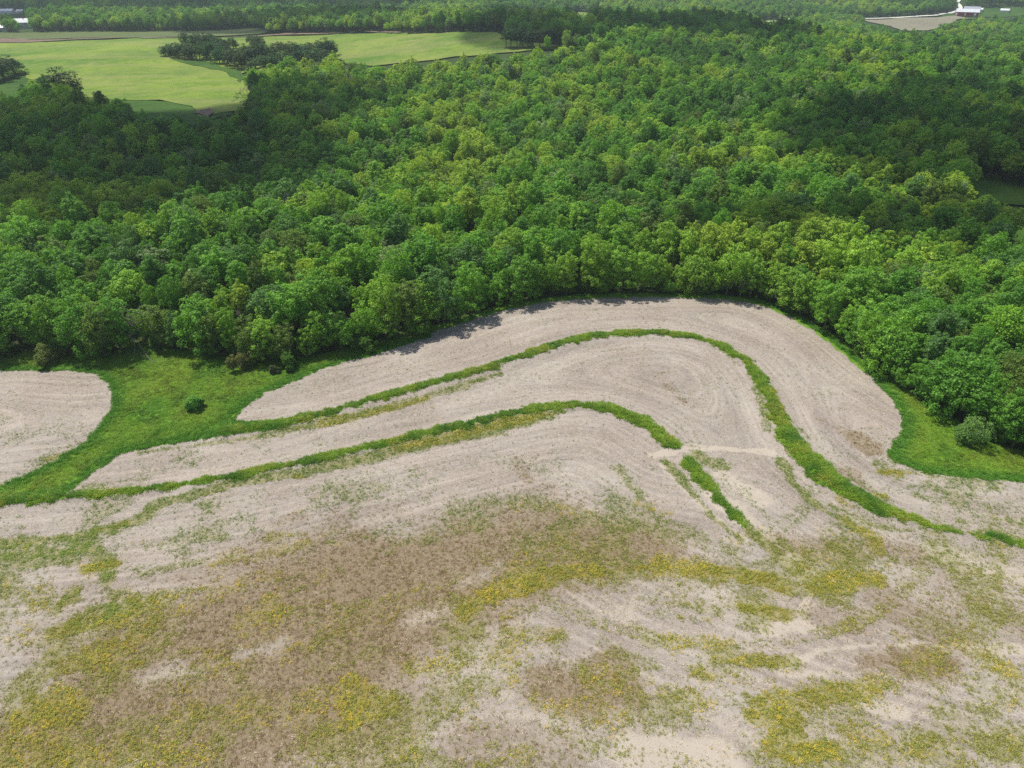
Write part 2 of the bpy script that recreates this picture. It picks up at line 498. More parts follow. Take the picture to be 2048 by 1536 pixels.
for i, (p, hw, a) in enumerate([
        ([(-60, 1095), (60, 1082), (150, 1072), (240, 1052), (300, 1030)], 1.3, .95), ([(10, 1112), (150, 1106)], 1.2, .9), ([(150, 1085), (200, 1110), (220, 1150)], 1.6, .9),
        ([(60, 1130), (150, 1122)], .8, .8), ([(110, 1225), (150, 1185)], 1.1, .8), ([(0, 1140), (80, 1128)], .5, .7),
        ([(380, 1000), (430, 975), (620, 950)], 1.0, .8), ([(300, 1015), (380, 990), (450, 975)], .9, .9), ([(430, 972), (520, 960), (640, 935), (760, 905), (860, 880)], 1.0, .85),
        ([(860, 885), (960, 865), (1040, 848), (1100, 835)], 1.0, .9), ([(560, 872), (640, 852), (740, 828), (840, 800), (940, 775)], 1.0, .75), ([(280, 905), (420, 888), (560, 866)], .7, .7),
        ([(120, 1260), (200, 1225), (290, 1215)], 2.5, .85), ([(60, 1370), (120, 1290)], 2.4, .7), ([(0, 1440), (60, 1400)], 2.5, .6), ([(230, 1190), (310, 1210)], 1.5, .7),
        ([(1480, 960), (1500, 1000), (1540, 1040)], .5, .3), ([(1500, 1060), (1560, 1110), (1610, 1150)], .9, .9), ([(1560, 1080), (1610, 1130)], .8, .8),
        ([(1330, 925), (1380, 980), (1430, 1040), (1500, 1090)], .7, .8), ([(1240, 940), (1260, 970), (1280, 990)], 1.2, .6), ([(1400, 915), (1450, 935)], 1.6, .75),
        ([(1560, 920), (1590, 970), (1640, 1015), (1720, 1060)], 1.0, .85), ([(1660, 1010), (1740, 1050), (1860, 1070)], .7, .7), ([(1500, 750), (1520, 800), (1535, 860)], .8, .6),
        ([(1440, 690), (1475, 730)], .8, .5), ([(1700, 1100), (1660, 1180), (1600, 1170)], 2.5, .75), ([(1960, 1070), (2048, 1085), (2120, 1100)], .9, .8),
        ([(1880, 1085), (1960, 1110)], .8, .5), ([(1900, 1095), (2000, 1115)], 1.0, .4), ([(1780, 930), (1880, 955), (2000, 965)], .7, .6), ([(1760, 930), (1800, 950)], 1.2, .5),
        ([(1600, 860), (1620, 880)], .7, .6), ([(1800, 880), (1790, 920)], 1.0, .7), ([(1690, 985), (1760, 1000)], 1.2, .6), ([(1830, 990), (1880, 1000)], 1.0, .5),
        ([(1920, 1020), (1980, 1040)], 1.0, .4), ([(700, 1440), (860, 1410), (960, 1370)], 2.2, .6), ([(640, 1490), (760, 1470)], 2.0, .6),
        ([(1060, 1290), (1120, 1285)], 1.4, .7), ([(1200, 1300), (1290, 1330), (1240, 1370)], 1.5, .5), ([(1270, 1255), (1300, 1280)], .9, .6), ([(1490, 1390), (1505, 1405)], .7, .9),
        ([(1450, 1320), (1580, 1330)], 1.3, .8), ([(1600, 1440), (1700, 1420)], 2.0, .5), ([(1560, 1520), (1900, 1500)], 3.0, .6), ([(1900, 1440), (1960, 1420)], 2.0, .5),
        ([(1850, 1250), (1980, 1300)], 2.0, .5), ([(1480, 1210), (1600, 1225)], 1.0, .8), ([(1330, 1200), (1430, 1220)], 1.0, .45), ([(1980, 1490), (2048, 1500)], 2.5, .8),
        ([(1960, 1370), (2040, 1400)], 2.0, .45), ([(900, 1020), (1000, 1000), (1120, 1010)], 2.5, .5), ([(1120, 1050), (1250, 1030), (1330, 1060)], 2.5, .55), ([(1350, 1060), (1420, 1090)], 2, .5)]):
    put(green, stroke(p, hw, hw * .55, min(1, hw * .6), 80 + i), a)
for i, (p, hw, a) in enumerate([
        ([(930, 1215), (1000, 1185), (1060, 1165), (1130, 1150), (1220, 1142), (1310, 1132), (1400, 1135), (1480, 1148), (1540, 1165)], 1.6, 1.0),
        ([(1500, 1150), (1560, 1165)], 1.8, 1.0), ([(1320, 1130), (1440, 1140)], 1.8, .8), ([(1620, 1165), (1740, 1160)], 1.8, .9), ([(1690, 1040), (1740, 1075), (1760, 1100)], 1.2, .8),
        ([(1640, 1145), (1670, 1150)], 1.2, 1), ([(170, 1140), (230, 1130)], 1.0, 1), ([(190, 1063), (260, 1045)], .7, .7), ([(390, 995), (450, 980)], 1.0, .75), ([(595, 955), (615, 955)], .8, .9),
        ([(540, 1072), (610, 1070)], .8, .5), ([(640, 845), (740, 820)], .7, .7), ([(880, 880), (960, 858)], 1.0, .7), ([(95, 918), (115, 912)], .7, .9), ([(130, 1330), (230, 1300), (300, 1250)], 2.5, .7),
        ([(60, 1420), (130, 1440)], 2.2, .9), ([(0, 1500), (120, 1490)], 3, .7), ([(130, 1260), (260, 1225)], 2.0, .7), ([(200, 1330), (280, 1330)], 1.2, .6), ([(700, 1380), (770, 1410), (720, 1430)], 1.8, .8),
        ([(360, 1430), (520, 1430), (640, 1410)], 2.5, .5), ([(60, 1536), (380, 1520)], 3.0, .55), ([(420, 1130), (520, 1110), (620, 1090)], 1.5, .5), ([(300, 1240), (420, 1200), (540, 1150)], 2.2, .4),
        ([(820, 1340), (940, 1330), (1040, 1300)], 2.2, .55), ([(1010, 1270), (1100, 1260)], 1.5, .6), ([(1480, 1215), (1570, 1228)], .8, .8), ([(1420, 1320), (1560, 1325)], .8, .6),
        ([(1540, 1400), (1680, 1385), (1790, 1370)], 1.8, .75), ([(1500, 1430), (1580, 1440)], 1.2, .9), ([(1560, 1480), (1600, 1470)], 1.0, 1), ([(1560, 1500), (1660, 1495)], 1.3, .9),
        ([(1700, 1470), (1760, 1480)], 1.2, .6), ([(1940, 1310), (2010, 1340)], 1.5, .7), ([(1380, 1340), (1420, 1350)], 1.2, .7), ([(1180, 1350), (1310, 1360)], 1.5, .5), ([(1750, 945), (1830, 945)], .8, .8),
        ([(1740, 990), (1770, 993)], .8, 1), ([(1680, 1000), (1700, 1015)], .6, .6), ([(1100, 1420), (1230, 1440)], 2, .45), ([(1960, 1150), (2040, 1160)], 1.5, .3), ([(640, 1250), (800, 1200)], 2.5, .35),
        ([(1040, 1010), (1180, 1030)], 1.6, .35), ([(1280, 1010), (1330, 1030)], 1.2, .5), ([(1320, 745), (1330, 745)], .7, .5)]):
    put(yellow, stroke(p, hw, hw * .55, min(1, hw * .6), 160 + i), a)
gen = ss(.50, .72, fbm(FX, FY, 9, 61, 4)) * ss(118, 84, FY + 10 * (nm - .5) - .12 * np.abs(FX))
put(green, gen, .62)
st_ = fbm(DA['b'][0] * 1.0 + 50, DA['b'][1] * .3, 3.0, 66, 3)
put(green, ss(.46, .70, st_ * .6 + .4 * nm) * ss(112, 82, FY + 8 * (nm - .5)) * ss(-140, -40, FX + 60 * ss(95, 60, FY)), .55)
put(yellow, ss(.50, .72, fbm(FX, FY, 6, 71, 4) * .6 + .4 * st_) * ss(104, 72, FY), .55)
put(yellow, area([(760, 902), (860, 876), (960, 850), (1060, 828), (1130, 824), (1080, 840), (960, 872), (800, 905)], 1.0, .3, 4), .8)
put(green, area([(740, 908), (860, 878), (960, 852), (1060, 830), (1150, 822), (1080, 845), (960, 880), (800, 912), (650, 945), (560, 955)], 1.2, .35, 5), .95)
put(green, area([(500, 872), (640, 842), (760, 812), (880, 778), (1000, 742), (1010, 750), (880, 792), (760, 826), (640, 856)], .8, .3, 6), .8)
put(yellow, area([(560, 866), (640, 848), (760, 818), (860, 790), (860, 800), (760, 830), (640, 860)], .6, .3, 7), .7)
for i, (p, hw, a) in enumerate([
        ([(1310, 912), (1360, 898), (1440, 898), (1540, 906)], 1.0, .9), ([(1400, 960), (1450, 1010), (1520, 1060), (1580, 1110), (1620, 1160)], 1.6, .8), ([(1440, 950), (1520, 1000)], 2.2, .7),
        ([(1320, 930), (1400, 1010), (1490, 1080)], .5, .7), ([(1280, 1500), (1440, 1520), (1420, 1600)], 3.5, 1), ([(1720, 1405), (1800, 1430)], 1.3, 1), ([(1570, 1330), (1650, 1300), (1760, 1290), (2040, 1300)], .8, .8),
        ([(1560, 1350), (1720, 1345)], .6, .7), ([(1620, 1185), (1600, 1230), (1630, 1260)], .5, .9), ([(1650, 1190), (1610, 1225)], .4, .8), ([(1540, 1260), (1600, 1250)], 1.4, .8),
        ([(1880, 1110), (2048, 1160), (2120, 1180)], 2.5, .7), ([(940, 1160), (830, 1250)], 1.5, .6), ([(700, 1180), (560, 1130)], 1.0, .3), ([(300, 1360), (420, 1330)], 1.6, .5),
        ([(770, 1385), (785, 1395)], 1.0, .9), ([(650, 1520), (720, 1530)], 2, .6), ([(1200, 1230), (1330, 1190)], 2.0, .5), ([(1500, 1480), (1440, 1440)], 1.5, .5), ([(740, 720), (1000, 660)], 1.0, .35),
        ([(760, 1290), (740, 1340)], .5, .6)]):
    put(pale, stroke(p, hw, hw * .6, min(1, hw * .5), 230 + i), a)
lush = np.zeros_like(FX)
for i, (p, hw) in enumerate([([(-60, 1095), (60, 1085), (150, 1074), (240, 1054)], 1.2), ([(10, 1112), (150, 1106)], 1.0), ([(150, 1085), (200, 1110), (215, 1150)], 1.8), ([(185, 1135), (225, 1130)], 1.8), ([(115, 1222), (150, 1190)], 1.2),
                              ([(130, 1265), (200, 1230), (280, 1215)], 1.8), ([(0, 1140), (80, 1130)], .6)]):
    np.maximum(lush, stroke(p, hw * .8, 1.0, .7, 400 + i), out=lush)
lush *= ss(.36, .58, fbm(FX, FY, 2.6, 45, 3))
put(green, lush, .8)
hole = np.zeros_like(FX)
for i, (p, hw) in enumerate([([(930, 1170), (1000, 1130)], 1.6), ([(810, 1250), (880, 1225)], 1.6), ([(300, 1350), (400, 1340)], 1.5), ([(1100, 1230), (1320, 1190)], 2.4), ([(1280, 1500), (1440, 1530)], 3),
                              ([(720, 1040), (800, 1060)], 1.4), ([(1050, 1310), (1200, 1290)], 1.0), ([(480, 1310), (560, 1290)], .8)]):
    np.maximum(hole, stroke(p, hw, hw * 1.3, 1.0, 300 + i) * .7, out=hole)
brown *= 1 - .85 * hole; yellow *= 1 - .85 * hole; green *= 1 - .8 * hole
off = 1 - ss(.3, .7, wgrass)
attr(fme, 'cover', 'FLOAT_COLOR', np.stack([wgrass, green * off, yellow * off, np.ones_like(FX)], -1))
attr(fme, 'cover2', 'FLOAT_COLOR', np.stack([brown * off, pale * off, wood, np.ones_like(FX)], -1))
dA, sA, _ = DA['a']; dB, sB, _ = DA['b']; dE, sE, _ = DA['e']
def blur(A, n):
    for ax in (0, 1):
        P = np.pad(A, [(n + 1, n) if i == ax else (0, 0) for i in (0, 1)], 'edge').cumsum(ax)
        A = (np.take(P, range(2 * n + 1, P.shape[ax]), ax) - np.take(P, range(0, P.shape[ax] - 2 * n - 1), ax)) / (2 * n + 1)
    return A
dE_ = np.maximum(de, .3)
below = ss(-3, 3, FY - np.interp(FX, TB[:, 0], TB[:, 1]))
rd = (np.maximum(dA, .3) ** -3. + np.maximum(dB, .3) ** -3. + dE_ ** -3.) ** (-1 / 3.)
rd = blur(blur(rd, 9), 9); ra = blur(blur(np.where(dB < dA, sB, sA), 9), 9)
attr(fme, 'rowuv', 'FLOAT_VECTOR', np.stack([rd, ra, 0 * rd], -1))
link('field', fme, kind='structure', label='pale stubble field with weedy patches between grass terraces', category='field')

def samp(A, x, y):
    i = np.clip(((x - fx[0]) / .45), 0, len(fx) - 1.001); j = np.clip(((y - fy[0]) / .45), 0, len(fy) - 1.001)
    i0, j0 = i.astype(int), j.astype(int); a, b = i - i0, j - j0
    return (A[j0, i0] * (1 - a) + A[j0, i0 + 1] * a) * (1 - b) + (A[j0 + 1, i0] * (1 - a) + A[j0 + 1, i0 + 1] * a) * b

def ground(x, y):
    """height of what one stands on, near or far"""
    x = np.asarray(x, float); y = np.asarray(y, float)
    near = (x > fx[0] + 1) & (x < fx[-1] - 1) & (y > fy[0] + 1) & (y < fy[-1] - 1)
    return np.where(near, samp(FZ, x, y), hgt(x, y) - 0.5)

# ------------------------------------------------------------------ sheets laid on the far land
CLEAR_PX = []
def drape(name, px, mat, lift, step, world_pts=None, show=None, jit=None, flat=False, **props):
    if px is not None:
        CLEAR_PX.append(np.array(show or px, float))
    P = G(px) if world_pts is None else np.asarray(world_pts, float)
    Q = []
    for i in range(len(P)):
        a, b = P[i], P[(i + 1) % len(P)]
        n = max(1, int(np.hypot(*(b - a)) / step))
        for t in range(n):
            Q.append(a + (b - a) * t / n)
    Q = np.array(Q)
    nq = len(Q)
    j = (step * .8 if world_pts is None else 0) if jit is None else jit
    Q = Q + np.stack([fbm(Q[:, 0], Q[:, 1], step * 3, 5, 2) - .5, fbm(Q[:, 0], Q[:, 1], step * 3, 8, 2) - .5], -1) * 2 * j
    gx = np.arange(P[:, 0].min(), P[:, 0].max(), step); gy = np.arange(P[:, 1].min(), P[:, 1].max(), step)
    X, Y = np.meshgrid(gx, gy)
    X, Y = X.ravel(), Y.ravel()
    keep = inpoly(X, Y, P)
    d, _, _ = linedist(X, Y, np.vstack([P, P[:1]]))
    keep &= d > step * (.5 + (.8 if j else 0))
    pts = [Vector(p) for p in Q] + [Vector((a, b)) for a, b in zip(X[keep], Y[keep])]
    vs, es, fs, *_ = delaunay_2d_cdt(pts, [(i, (i + 1) % nq) for i in range(nq)], [], 1, 1e-4)
    V = [(v.x, v.y, float(hgt(v.x, v.y)) + lift) for v in vs]
    if flat:
        zm = max(q[2] for q in V)
        V = [(q[0], q[1], zm) for q in V]
    base = len(V)
    me = mesh_py(name, V, fs, [mat], smooth=True)
    if me.polygons and me.polygons[0].normal.z < 0:
        me.flip_normals()
    link(name, me, kind='structure', **props)
    return G(show) if show else P

M_HAY = turf_material('hay_turf', (0.070, 0.155, 0.018), (0.205, 0.270, 0.038), (0.25, 0.24, 0.09), 0.012, 0.55, (0.004, 0.05, 0.0))
M_PASTURE = turf_material('pasture_turf', (0.035, 0.085, 0.012), (0.06, 0.12, 0.018), (0.08, 0.12, 0.025), 0.03, 0.4)
M_DULL = turf_material('young_crop', (0.09, 0.12, 0.04), (0.12, 0.15, 0.055), (0.16, 0.135, 0.09), 0.008, 0.6)
M_PLOUGH = turf_material('ploughed_soil', (0.15, 0.105, 0.075), (0.21, 0.155, 0.115), (0.25, 0.19, 0.14), 0.02, 0.4, (0.002, 0.08, 0))
M_TAN = turf_material('tan_soil', (0.20, 0.18, 0.135), (0.28, 0.25, 0.19), (0.19, 0.21, 0.09), 0.01, 0.4, (0.002, 0.06, 0))
M_GRAVEL = turf_material('white_gravel', (0.55, 0.53, 0.48), (0.75, 0.72, 0.66), (0.5, 0.47, 0.4), 0.05, 0.4)

HAY = drape('hay_field', [(-420, 90), (-100, 84), (200, 80), (420, 76), (560, 73), (700, 67), (830, 69), (1000, 65), (1012, 80), (1100, 92), (1250, 93), (1160, 100),
                    (1000, 106), (900, 116), (800, 126), (740, 134), (690, 128), (660, 116), (590, 120), (530, 132), (485, 148), (486, 165), (492, 190),
                    (505, 213), (480, 220), (440, 226), (410, 236), (395, 228), (375, 214), (320, 204), (250, 202), (170, 192), (110, 172), (64, 165), (58, 150), (66, 145),
                    (0, 148), (-420, 160)], M_HAY, 0.35, 11, label='bright yellow-green hay field beyond the wood', category='field')
GR1 = drape('grass_bank', [(-300, 150), (-20, 144), (40, 142), (75, 143), (80, 158), (120, 174), (160, 196), (60, 215), (20, 260), (-300, 290)], M_PASTURE, 0.1, 9, show=[(-60, 172), (0, 165), (30, 150), (64, 147), (60, 160), (40, 172), (0, 186), (-60, 196)], label='dark green grass bank at left edge below the hay field', category='grass')
GR2 = drape('grass_bank', [(130, 186), (180, 190), (260, 197), (340, 204), (382, 214), (402, 226), (440, 224), (470, 228), (400, 250), (330, 254), (260, 254), (170, 240)], M_PASTURE, 0.1, 7, show=[(240, 203), (340, 208), (375, 220), (395, 234), (290, 238), (270, 226)], label='dark green grass hollow under the lower end of the hay field', category='grass')
GR3 = drape('grass_bank', [(335, 118), (400, 124), (470, 138), (488, 150), (484, 166), (440, 140), (380, 132)], M_PASTURE, 0.6, 6, label='dark grass strip in front of the copse on the hay field', category='grass')
PL1 = drape('ploughed_strip', [(-420, 84), (0, 79), (300, 77.5), (560, 69), (780, 64), (830, 66), (700, 66.5), (560, 72.5), (420, 75.5), (200, 79.5), (-100, 83.5), (-420, 89)], M_PLOUGH, 0.9, 14,
      label='brown ploughed strip along the back of the hay field', category='field')
DU1 = drape('crop_strip', [(-420, 72), (0, 67), (250, 65), (500, 58), (535, 62), (530, 67), (300, 76.5), (0, 78), (-420, 83)], M_DULL, 0.9, 16, label='dull green crop strip before the far tree line', category='field')
DIRT = drape('bare_patch', [(392, 226), (418, 219), (432, 226), (412, 237)], M_PLOUGH, 0.9, 4, label='brown bare soil at the lower tip of the hay field', category='soil')
PA1 = drape('pasture', [(1910, 362), (1960, 350), (2048, 362), (2300, 380), (2300, 428), (2048, 412), (1960, 404), (1920, 385)], M_PASTURE, 0.25, 5, show=[(1925, 376), (1965, 362), (2048, 384), (2060, 408), (1960, 401)], label='shaded grass glade above the pond at the right edge', category='grass')
PA2 = drape('pasture', [(1985, 462), (2048, 448), (2300, 450), (2300, 520), (2048, 505), (2005, 500)], M_PASTURE, 0.25, 4, show=[(2008, 470), (2060, 464), (2060, 496), (2015, 490)], label='shaded grass glade below the pond at the right edge', category='grass')
PA3 = drape('pasture', [(2025, 142), (2048, 130), (2200, 130), (2200, 165), (2048, 160)], M_PASTURE, 0.6, 8, label='small bright grass clearing at the far right edge', category='grass')
TAN = drape('bare_field', [(1715, 40), (1800, 37.5), (1870, 34.5), (1905, 31), (1940, 37), (1900, 46), (1880, 53), (1860, 62), (1800, 62), (1770, 52)], M_TAN, 0.9, 14, label='tan bare field below the farm buildings', category='field')
YARD = drape('farm_yard', [(1880, 33), (1908, 27), (1926, 18), (2040, 14), (2060, 30), (1990, 34), (1945, 40)], M_PASTURE, 0.5, 16, label='green farmyard grass around the red barn', category='grass')
CL1 = drape('pasture', [(1120, 28.5), (1160, 25), (1225, 31), (1190, 36), (1140, 35)], M_HAY, 0.9, 14, label='small pale green clearing among far woods at the top', category='grass')
CL2 = drape('pasture', [(1480, 43), (1545, 40), (1570, 44), (1560, 50), (1500, 48)], M_HAY, 0.9, 12, label='pale green clearing beyond the dark ridge', category='grass')
FT = drape('bare_field', [(-300, 26), (0, 20), (54, 20), (56, 26), (0, 30), (-300, 34)], M_TAN, 0.9, 20, label='tan field strip behind the far left farmhouse', category='field')

def road(px, hw, lift, label):
    P = G(px)
    pa = np.array(px, float)
    CLEAR_PX.append(np.vstack([pa + [0, -2], (pa + [0, 2.5])[::-1]]))
    n = np.zeros_like(P)
    t = np.gradient(P, axis=0)
    t /= np.linalg.norm(t, axis=1)[:, None]
    n[:, 0], n[:, 1] = -t[:, 1], t[:, 0]
    return drape('gravel_road', None, M_GRAVEL, lift, 12, np.vstack([P + n * hw, (P - n * hw)[::-1]]), label=label, category='road')
RD1 = road([(1930, -12), (1921, -3), (1916, 3), (1914, 7), (1919, 12), (1921, 17), (1915, 22), (1900, 27.5), (1870, 32), (1800, 36), (1722, 38.5)], 3.6, 1.3, 'white gravel road winding past the red barn')
RD2 = road([(1578, 14), (1583, 20), (1587, 26)], 4.0, 1.3, 'short white piece of gravel road among far woods')
RD3 = road([(1530, 44.5), (1560, 44), (1572, 41), (1590, 36), (1600, 36)], 2.5, 1.3, 'thin pale lane beyond the dark wooded ridge')

k = NT('pond_water')
k.set(k.b.inputs['Base Color'], (0.03, 0.04, 0.03)); k.b.inputs['Roughness'].default_value = 0.08
M_WATER = k.m
PO = drape('pond', [(2012, 430), (2030, 424), (2060, 424), (2300, 430), (2300, 448), (2060, 446), (2025, 444)], M_WATER, 0.45, 5, show=[(2028, 430), (2060, 430), (2060, 444), (2030, 442)], jit=0, flat=True, label='small bright pond between the glades at the right edge', category='water')

CLEAR_PX += [np.array(q, float) for q in ([(1905, 36), (1905, 24), (1925, 12), (1965, 12), (1965, 36), (1945, 40)], [(1998, 27), (1998, 16), (2022, 16), (2022, 27)], [(34, 55), (36, 42), (46, 38), (64, 50), (60, 56)],
    [(-10, 60), (-10, 50), (10, 52), (10, 60)], [(-10, 28), (-10, 20), (22, 22), (50, 22), (50, 27)])]
CLEAR = [HAY, GR1, GR2, GR3, PL1, DU1, DIRT, PA1, PA2, PA3, TAN, YARD, CL1, CL2, FT, RD1, RD2, RD3, PO]

# ------------------------------------------------------------------ tree shapes
def unit(v):
    return v / (np.linalg.norm(v, axis=-1, keepdims=True) + 1e-9)

def leaves(pos, nrm, size, rng, aspect=1.0):
    """kite-shaped leaf sprays"""
    n = len(pos)
    r = rng.normal(size=(n, 3))
    t = unit(np.cross(nrm, r)); b = np.cross(nrm, t)
    s = size[:, None]
    V = np.stack([pos - t * s, pos + b * s * .75 * aspect + t * s * .1, pos + t * s, pos - b * s * .75 * aspect + t * s * .1], 1).reshape(-1, 3)
    return V, np.arange(n * 4).reshape(n, 4)

def crown_shape(seed, R, zb, zt, nl, per, leaf, low=-0.55, lr=(.17, .30), fuzz=.4, squash=1.0, foot=.5):
    """leaf sprays gathered in many small billows on an uneven crown"""
    rng = np.random.default_rng(seed)
    c = (zt - zb) / 2; cz = (zt + zb) / 2
    ph = rng.random() * 9
    P, N = [], []
    bump = unit(rng.normal(size=(7, 3))); bamp = rng.uniform(-.42, .30, 7)
    for i in range(nl):
        u = low + (1 - low) * ((i + .5) / nl)
        u = np.clip(u + rng.normal() * .06, -1, 1)
        a = i * 2.39996 + ph + rng.normal() * .3
        h = max(0, 1 - u * u) ** (.5 if u > 0 else foot)
        d = np.array([h * math.cos(a), h * math.sin(a), u])
        out = 1 + float((bamp * np.clip(bump @ d, 0, 1) ** 3).sum())
        rr = (.95 if rng.random() < .7 else .68) * rng.uniform(.82, 1.16) * out
        r = R * rng.uniform(*lr)
        ax = np.array([R, R, c]) - r * .8
        lobe = d * ax * rr + [0, 0, cz]
        n = int(per * (r / (R * .24)) ** 2 * rng.uniform(.75, 1.2))
        q = unit(rng.normal(size=(n, 3)) * .9 + .55 * d + [0, 0, .65])
        P.append(lobe + q * r * (rng.uniform(.6, 1.12, (n, 1))) * [1, 1, .8 * squash])
        N.append(unit(q + fuzz * rng.normal(size=(n, 3)) + [0, 0, .2]))
    n = int(nl * per * .14)
    q = unit(rng.normal(size=(n, 3))) * rng.random((n, 1)) ** .5 * .72
    P.append(q * [R, R, c] + [0, 0, cz]); N.append(unit(rng.normal(size=(n, 3)) + [0, 0, .5]))
    P, N = np.vstack(P), np.vstack(N)
    k = P[:, 2] > .15
    P, N = P[k], N[k]
    return leaves(P, N, leaf * rng.uniform(.7, 1.35, len(P)), rng)

def tube(pts, rad, sides=5):
    pts = np.asarray(pts, float)
    V, Fc = [], []
    for i, p in enumerate(pts):
        t = unit(pts[min(i + 1, len(pts) - 1)] - pts[max(i - 1, 0)])
        a = unit(np.cross(t, [0.3, 1, 0.2])); b = np.cross(t, a)
        for s in range(sides):
            w = 2 * math.pi * s / sides
            V.append(p + rad[i] * (math.cos(w) * a + math.sin(w) * b))
    for i in range(len(pts) - 1):
        for s in range(sides):
            Fc.append((i * sides + s, i * sides + (s + 1) % sides, (i + 1) * sides + (s + 1) % sides, (i + 1) * sides + s))
    return np.array(V), np.array(Fc)

def join(parts):
    V, Fc, o = [], [], 0
    for v, f in parts:
        V.append(v); Fc.append(f + o); o += len(v)
    return np.vstack(V), np.vstack(Fc)

def trunk_shape(seed, H, zb, R, r0=.28):
    rng = np.random.default_rng(seed)
    top = zb + (H - zb) * .7
    lean = rng.normal(size=2) * .4
    pts = [np.array([lean[0] * t * t, lean[1] * t * t, -0.8 + (top + .8) * t]) for t in np.linspace(0, 1, 6)]
    parts = [tube(pts, [r0 * 1.35, r0, r0 * .85, r0 * .65, r0 * .45, r0 * .2], 6)]
    for i in range(7):
        t = rng.uniform(.35, .9)
        p = pts[0] + (pts[-1] - pts[0]) * t
        a = i * 2.4 + rng.normal() * .3
        L = R * rng.uniform(.55, .85)
        e = p + np.array([math.cos(a) * L, math.sin(a) * L, L * rng.uniform(.35, .8)])
        m = (p + e) / 2 + [0, 0, -.1 * L]
        parts.append(tube([p, m, e], [r0 * .4, r0 * .28, r0 * .1], 4))
    return join(parts)

def bare_shape(seed, H, R, depth=4, thick=.16, zb=.3):
    """a leafless tree: limbs that fork down to twigs"""
    rng = np.random.default_rng(seed)
    parts = []
    def grow(p, d, L, r, lev):
        e = p + d * L
        parts.append(tube([p, (p + e) / 2 + rng.normal(size=3) * L * .05, e], [r, r * .8, r * .6], 3 if lev else 5))
        if lev >= depth:
            return
        for i in range(3 if lev else 6):
            q = unit(d * .75 + rng.normal(size=3) * .55 + [0, 0, .12])
            grow(p + (e - p) * rng.uniform(.45, 1), q, L * rng.uniform(.5, .75), max(r * .55, .035), lev + 1)
    grow(np.array([0, 0, -.6]), unit(np.array([.05, .02, 1.])), H * .42, thick, 0)
    V, Fc = join(parts)
    return V, Fc

KINDS = []          # (crown mesh, trunk mesh, joined mesh, height, radius)
def add_kind(name, seed, R, zb, zt, nl, per, leaf, **kw):
    cV, cF = crown_shape(seed, R, zb, zt, nl, per, leaf, **kw)
    tV, tF = trunk_shape(seed + 500, zt, max(zb, 2.0), R)
    cm = mesh_np(name + '_crown', cV, cF, [M_LEAF])
    tm = mesh_np(name + '_trunk', tV, tF, [M_BARK], smooth=True)
    V, Fc = join([(cV, cF), (tV, tF)])
    jm = mesh_np(name + '_tree', V, Fc, [M_LEAF, M_BARK], midx=np.r_[np.zeros(len(cF)), np.ones(len(tF))])
    KINDS.append((cm, tm, jm, zt, R))

for i in range(6):     # tall wood trees
    R = [4.4, 3.5, 5.0, 3.9, 4.6, 3.2][i]
    add_kind('wood', 10 + i, R, [4, 4.5, 4, 4, 3.5, 5][i], [14.5, 15.5, 13.5, 15, 14, 16][i], [84, 66, 96, 74, 88, 60][i], 60, .20, lr=[(.13, .28), (.13, .32), (.12, .25), (.15, .31), (.12, .28), (.15, .34)][i])
for i in range(4):     # wood-edge trees, leafy almost to the ground
    R = [4.4, 3.8, 5.0, 3.6][i]
    add_kind('edge', 30 + i, R, [.8, 1.2, .6, .8][i], [14, 15, 13, 12][i], [112, 104, 124, 96][i], 58, .20, low=-.97, lr=(.12, .26), foot=.16)
for i in range(3):     # looser, feathery crowns
    add_kind('loose', 50 + i, [4.0, 4.8, 3.6][i], [4.0, 3.5, 4.5][i], [15, 14, 16][i], [95, 105, 90][i], 44, .17, lr=(.14, .34), fuzz=.8)
NK = len(KINDS)
BARE = []
for i in range(3):
    V, Fc = bare_shape(70 + i, [13, 14, 12][i], 4, 5, .2)
    tV, tF = V[:], Fc[:]
    BARE.append(mesh_np('bare_tree', tV, tF, [M_DEADWOOD]))

# ------------------------------------------------------------------ where trees stand
def in_clear(x, y, grow=0.0):
    c = np.zeros(len(x), bool)
    for P in CLEAR:
        c |= inpoly(x, y, P)
        if grow:
            d, _, _ = linedist(x, y, np.vstack([P, P[:1]]))
            c |= d < grow
    return c

pts = []
# the row along the field
def along(P, step, rng):
    seg = np.r_[0, np.cumsum(np.hypot(*np.diff(P, axis=0).T))]
    s = np.arange(0, seg[-1], step) + rng.uniform(-.25, .25, len(np.arange(0, seg[-1], step))) * step
    return np.stack([np.interp(s, seg, P[:, 0]), np.interp(s, seg, P[:, 1])], -1)
er = along(EDGE, 5.0, RNG)
t = np.gradient(er, axis=0); t /= np.linalg.norm(t, axis=1)[:, None]
er = er + np.stack([-t[:, 1], t[:, 0]], -1) * RNG.uniform(1.0, 3.2, (len(er), 1))
for p in er:
    pts.append((p[0], p[1], 0, 1.0))
def hexfill(y0, y1, s, scale):
    out = []
    ys = np.arange(y0, y1, s * .87)
    for j, y in enumerate(ys):
        hw = 1.0 * y + 60
        xs = np.arange(-hw, hw, s) + (s / 2 if j % 2 else 0)
        out.append(np.stack([xs, np.full(len(xs), y)], -1))
    P = np.vstack(out)
    P = P + RNG.uniform(-.36, .36, P.shape) * s
    return P, scale
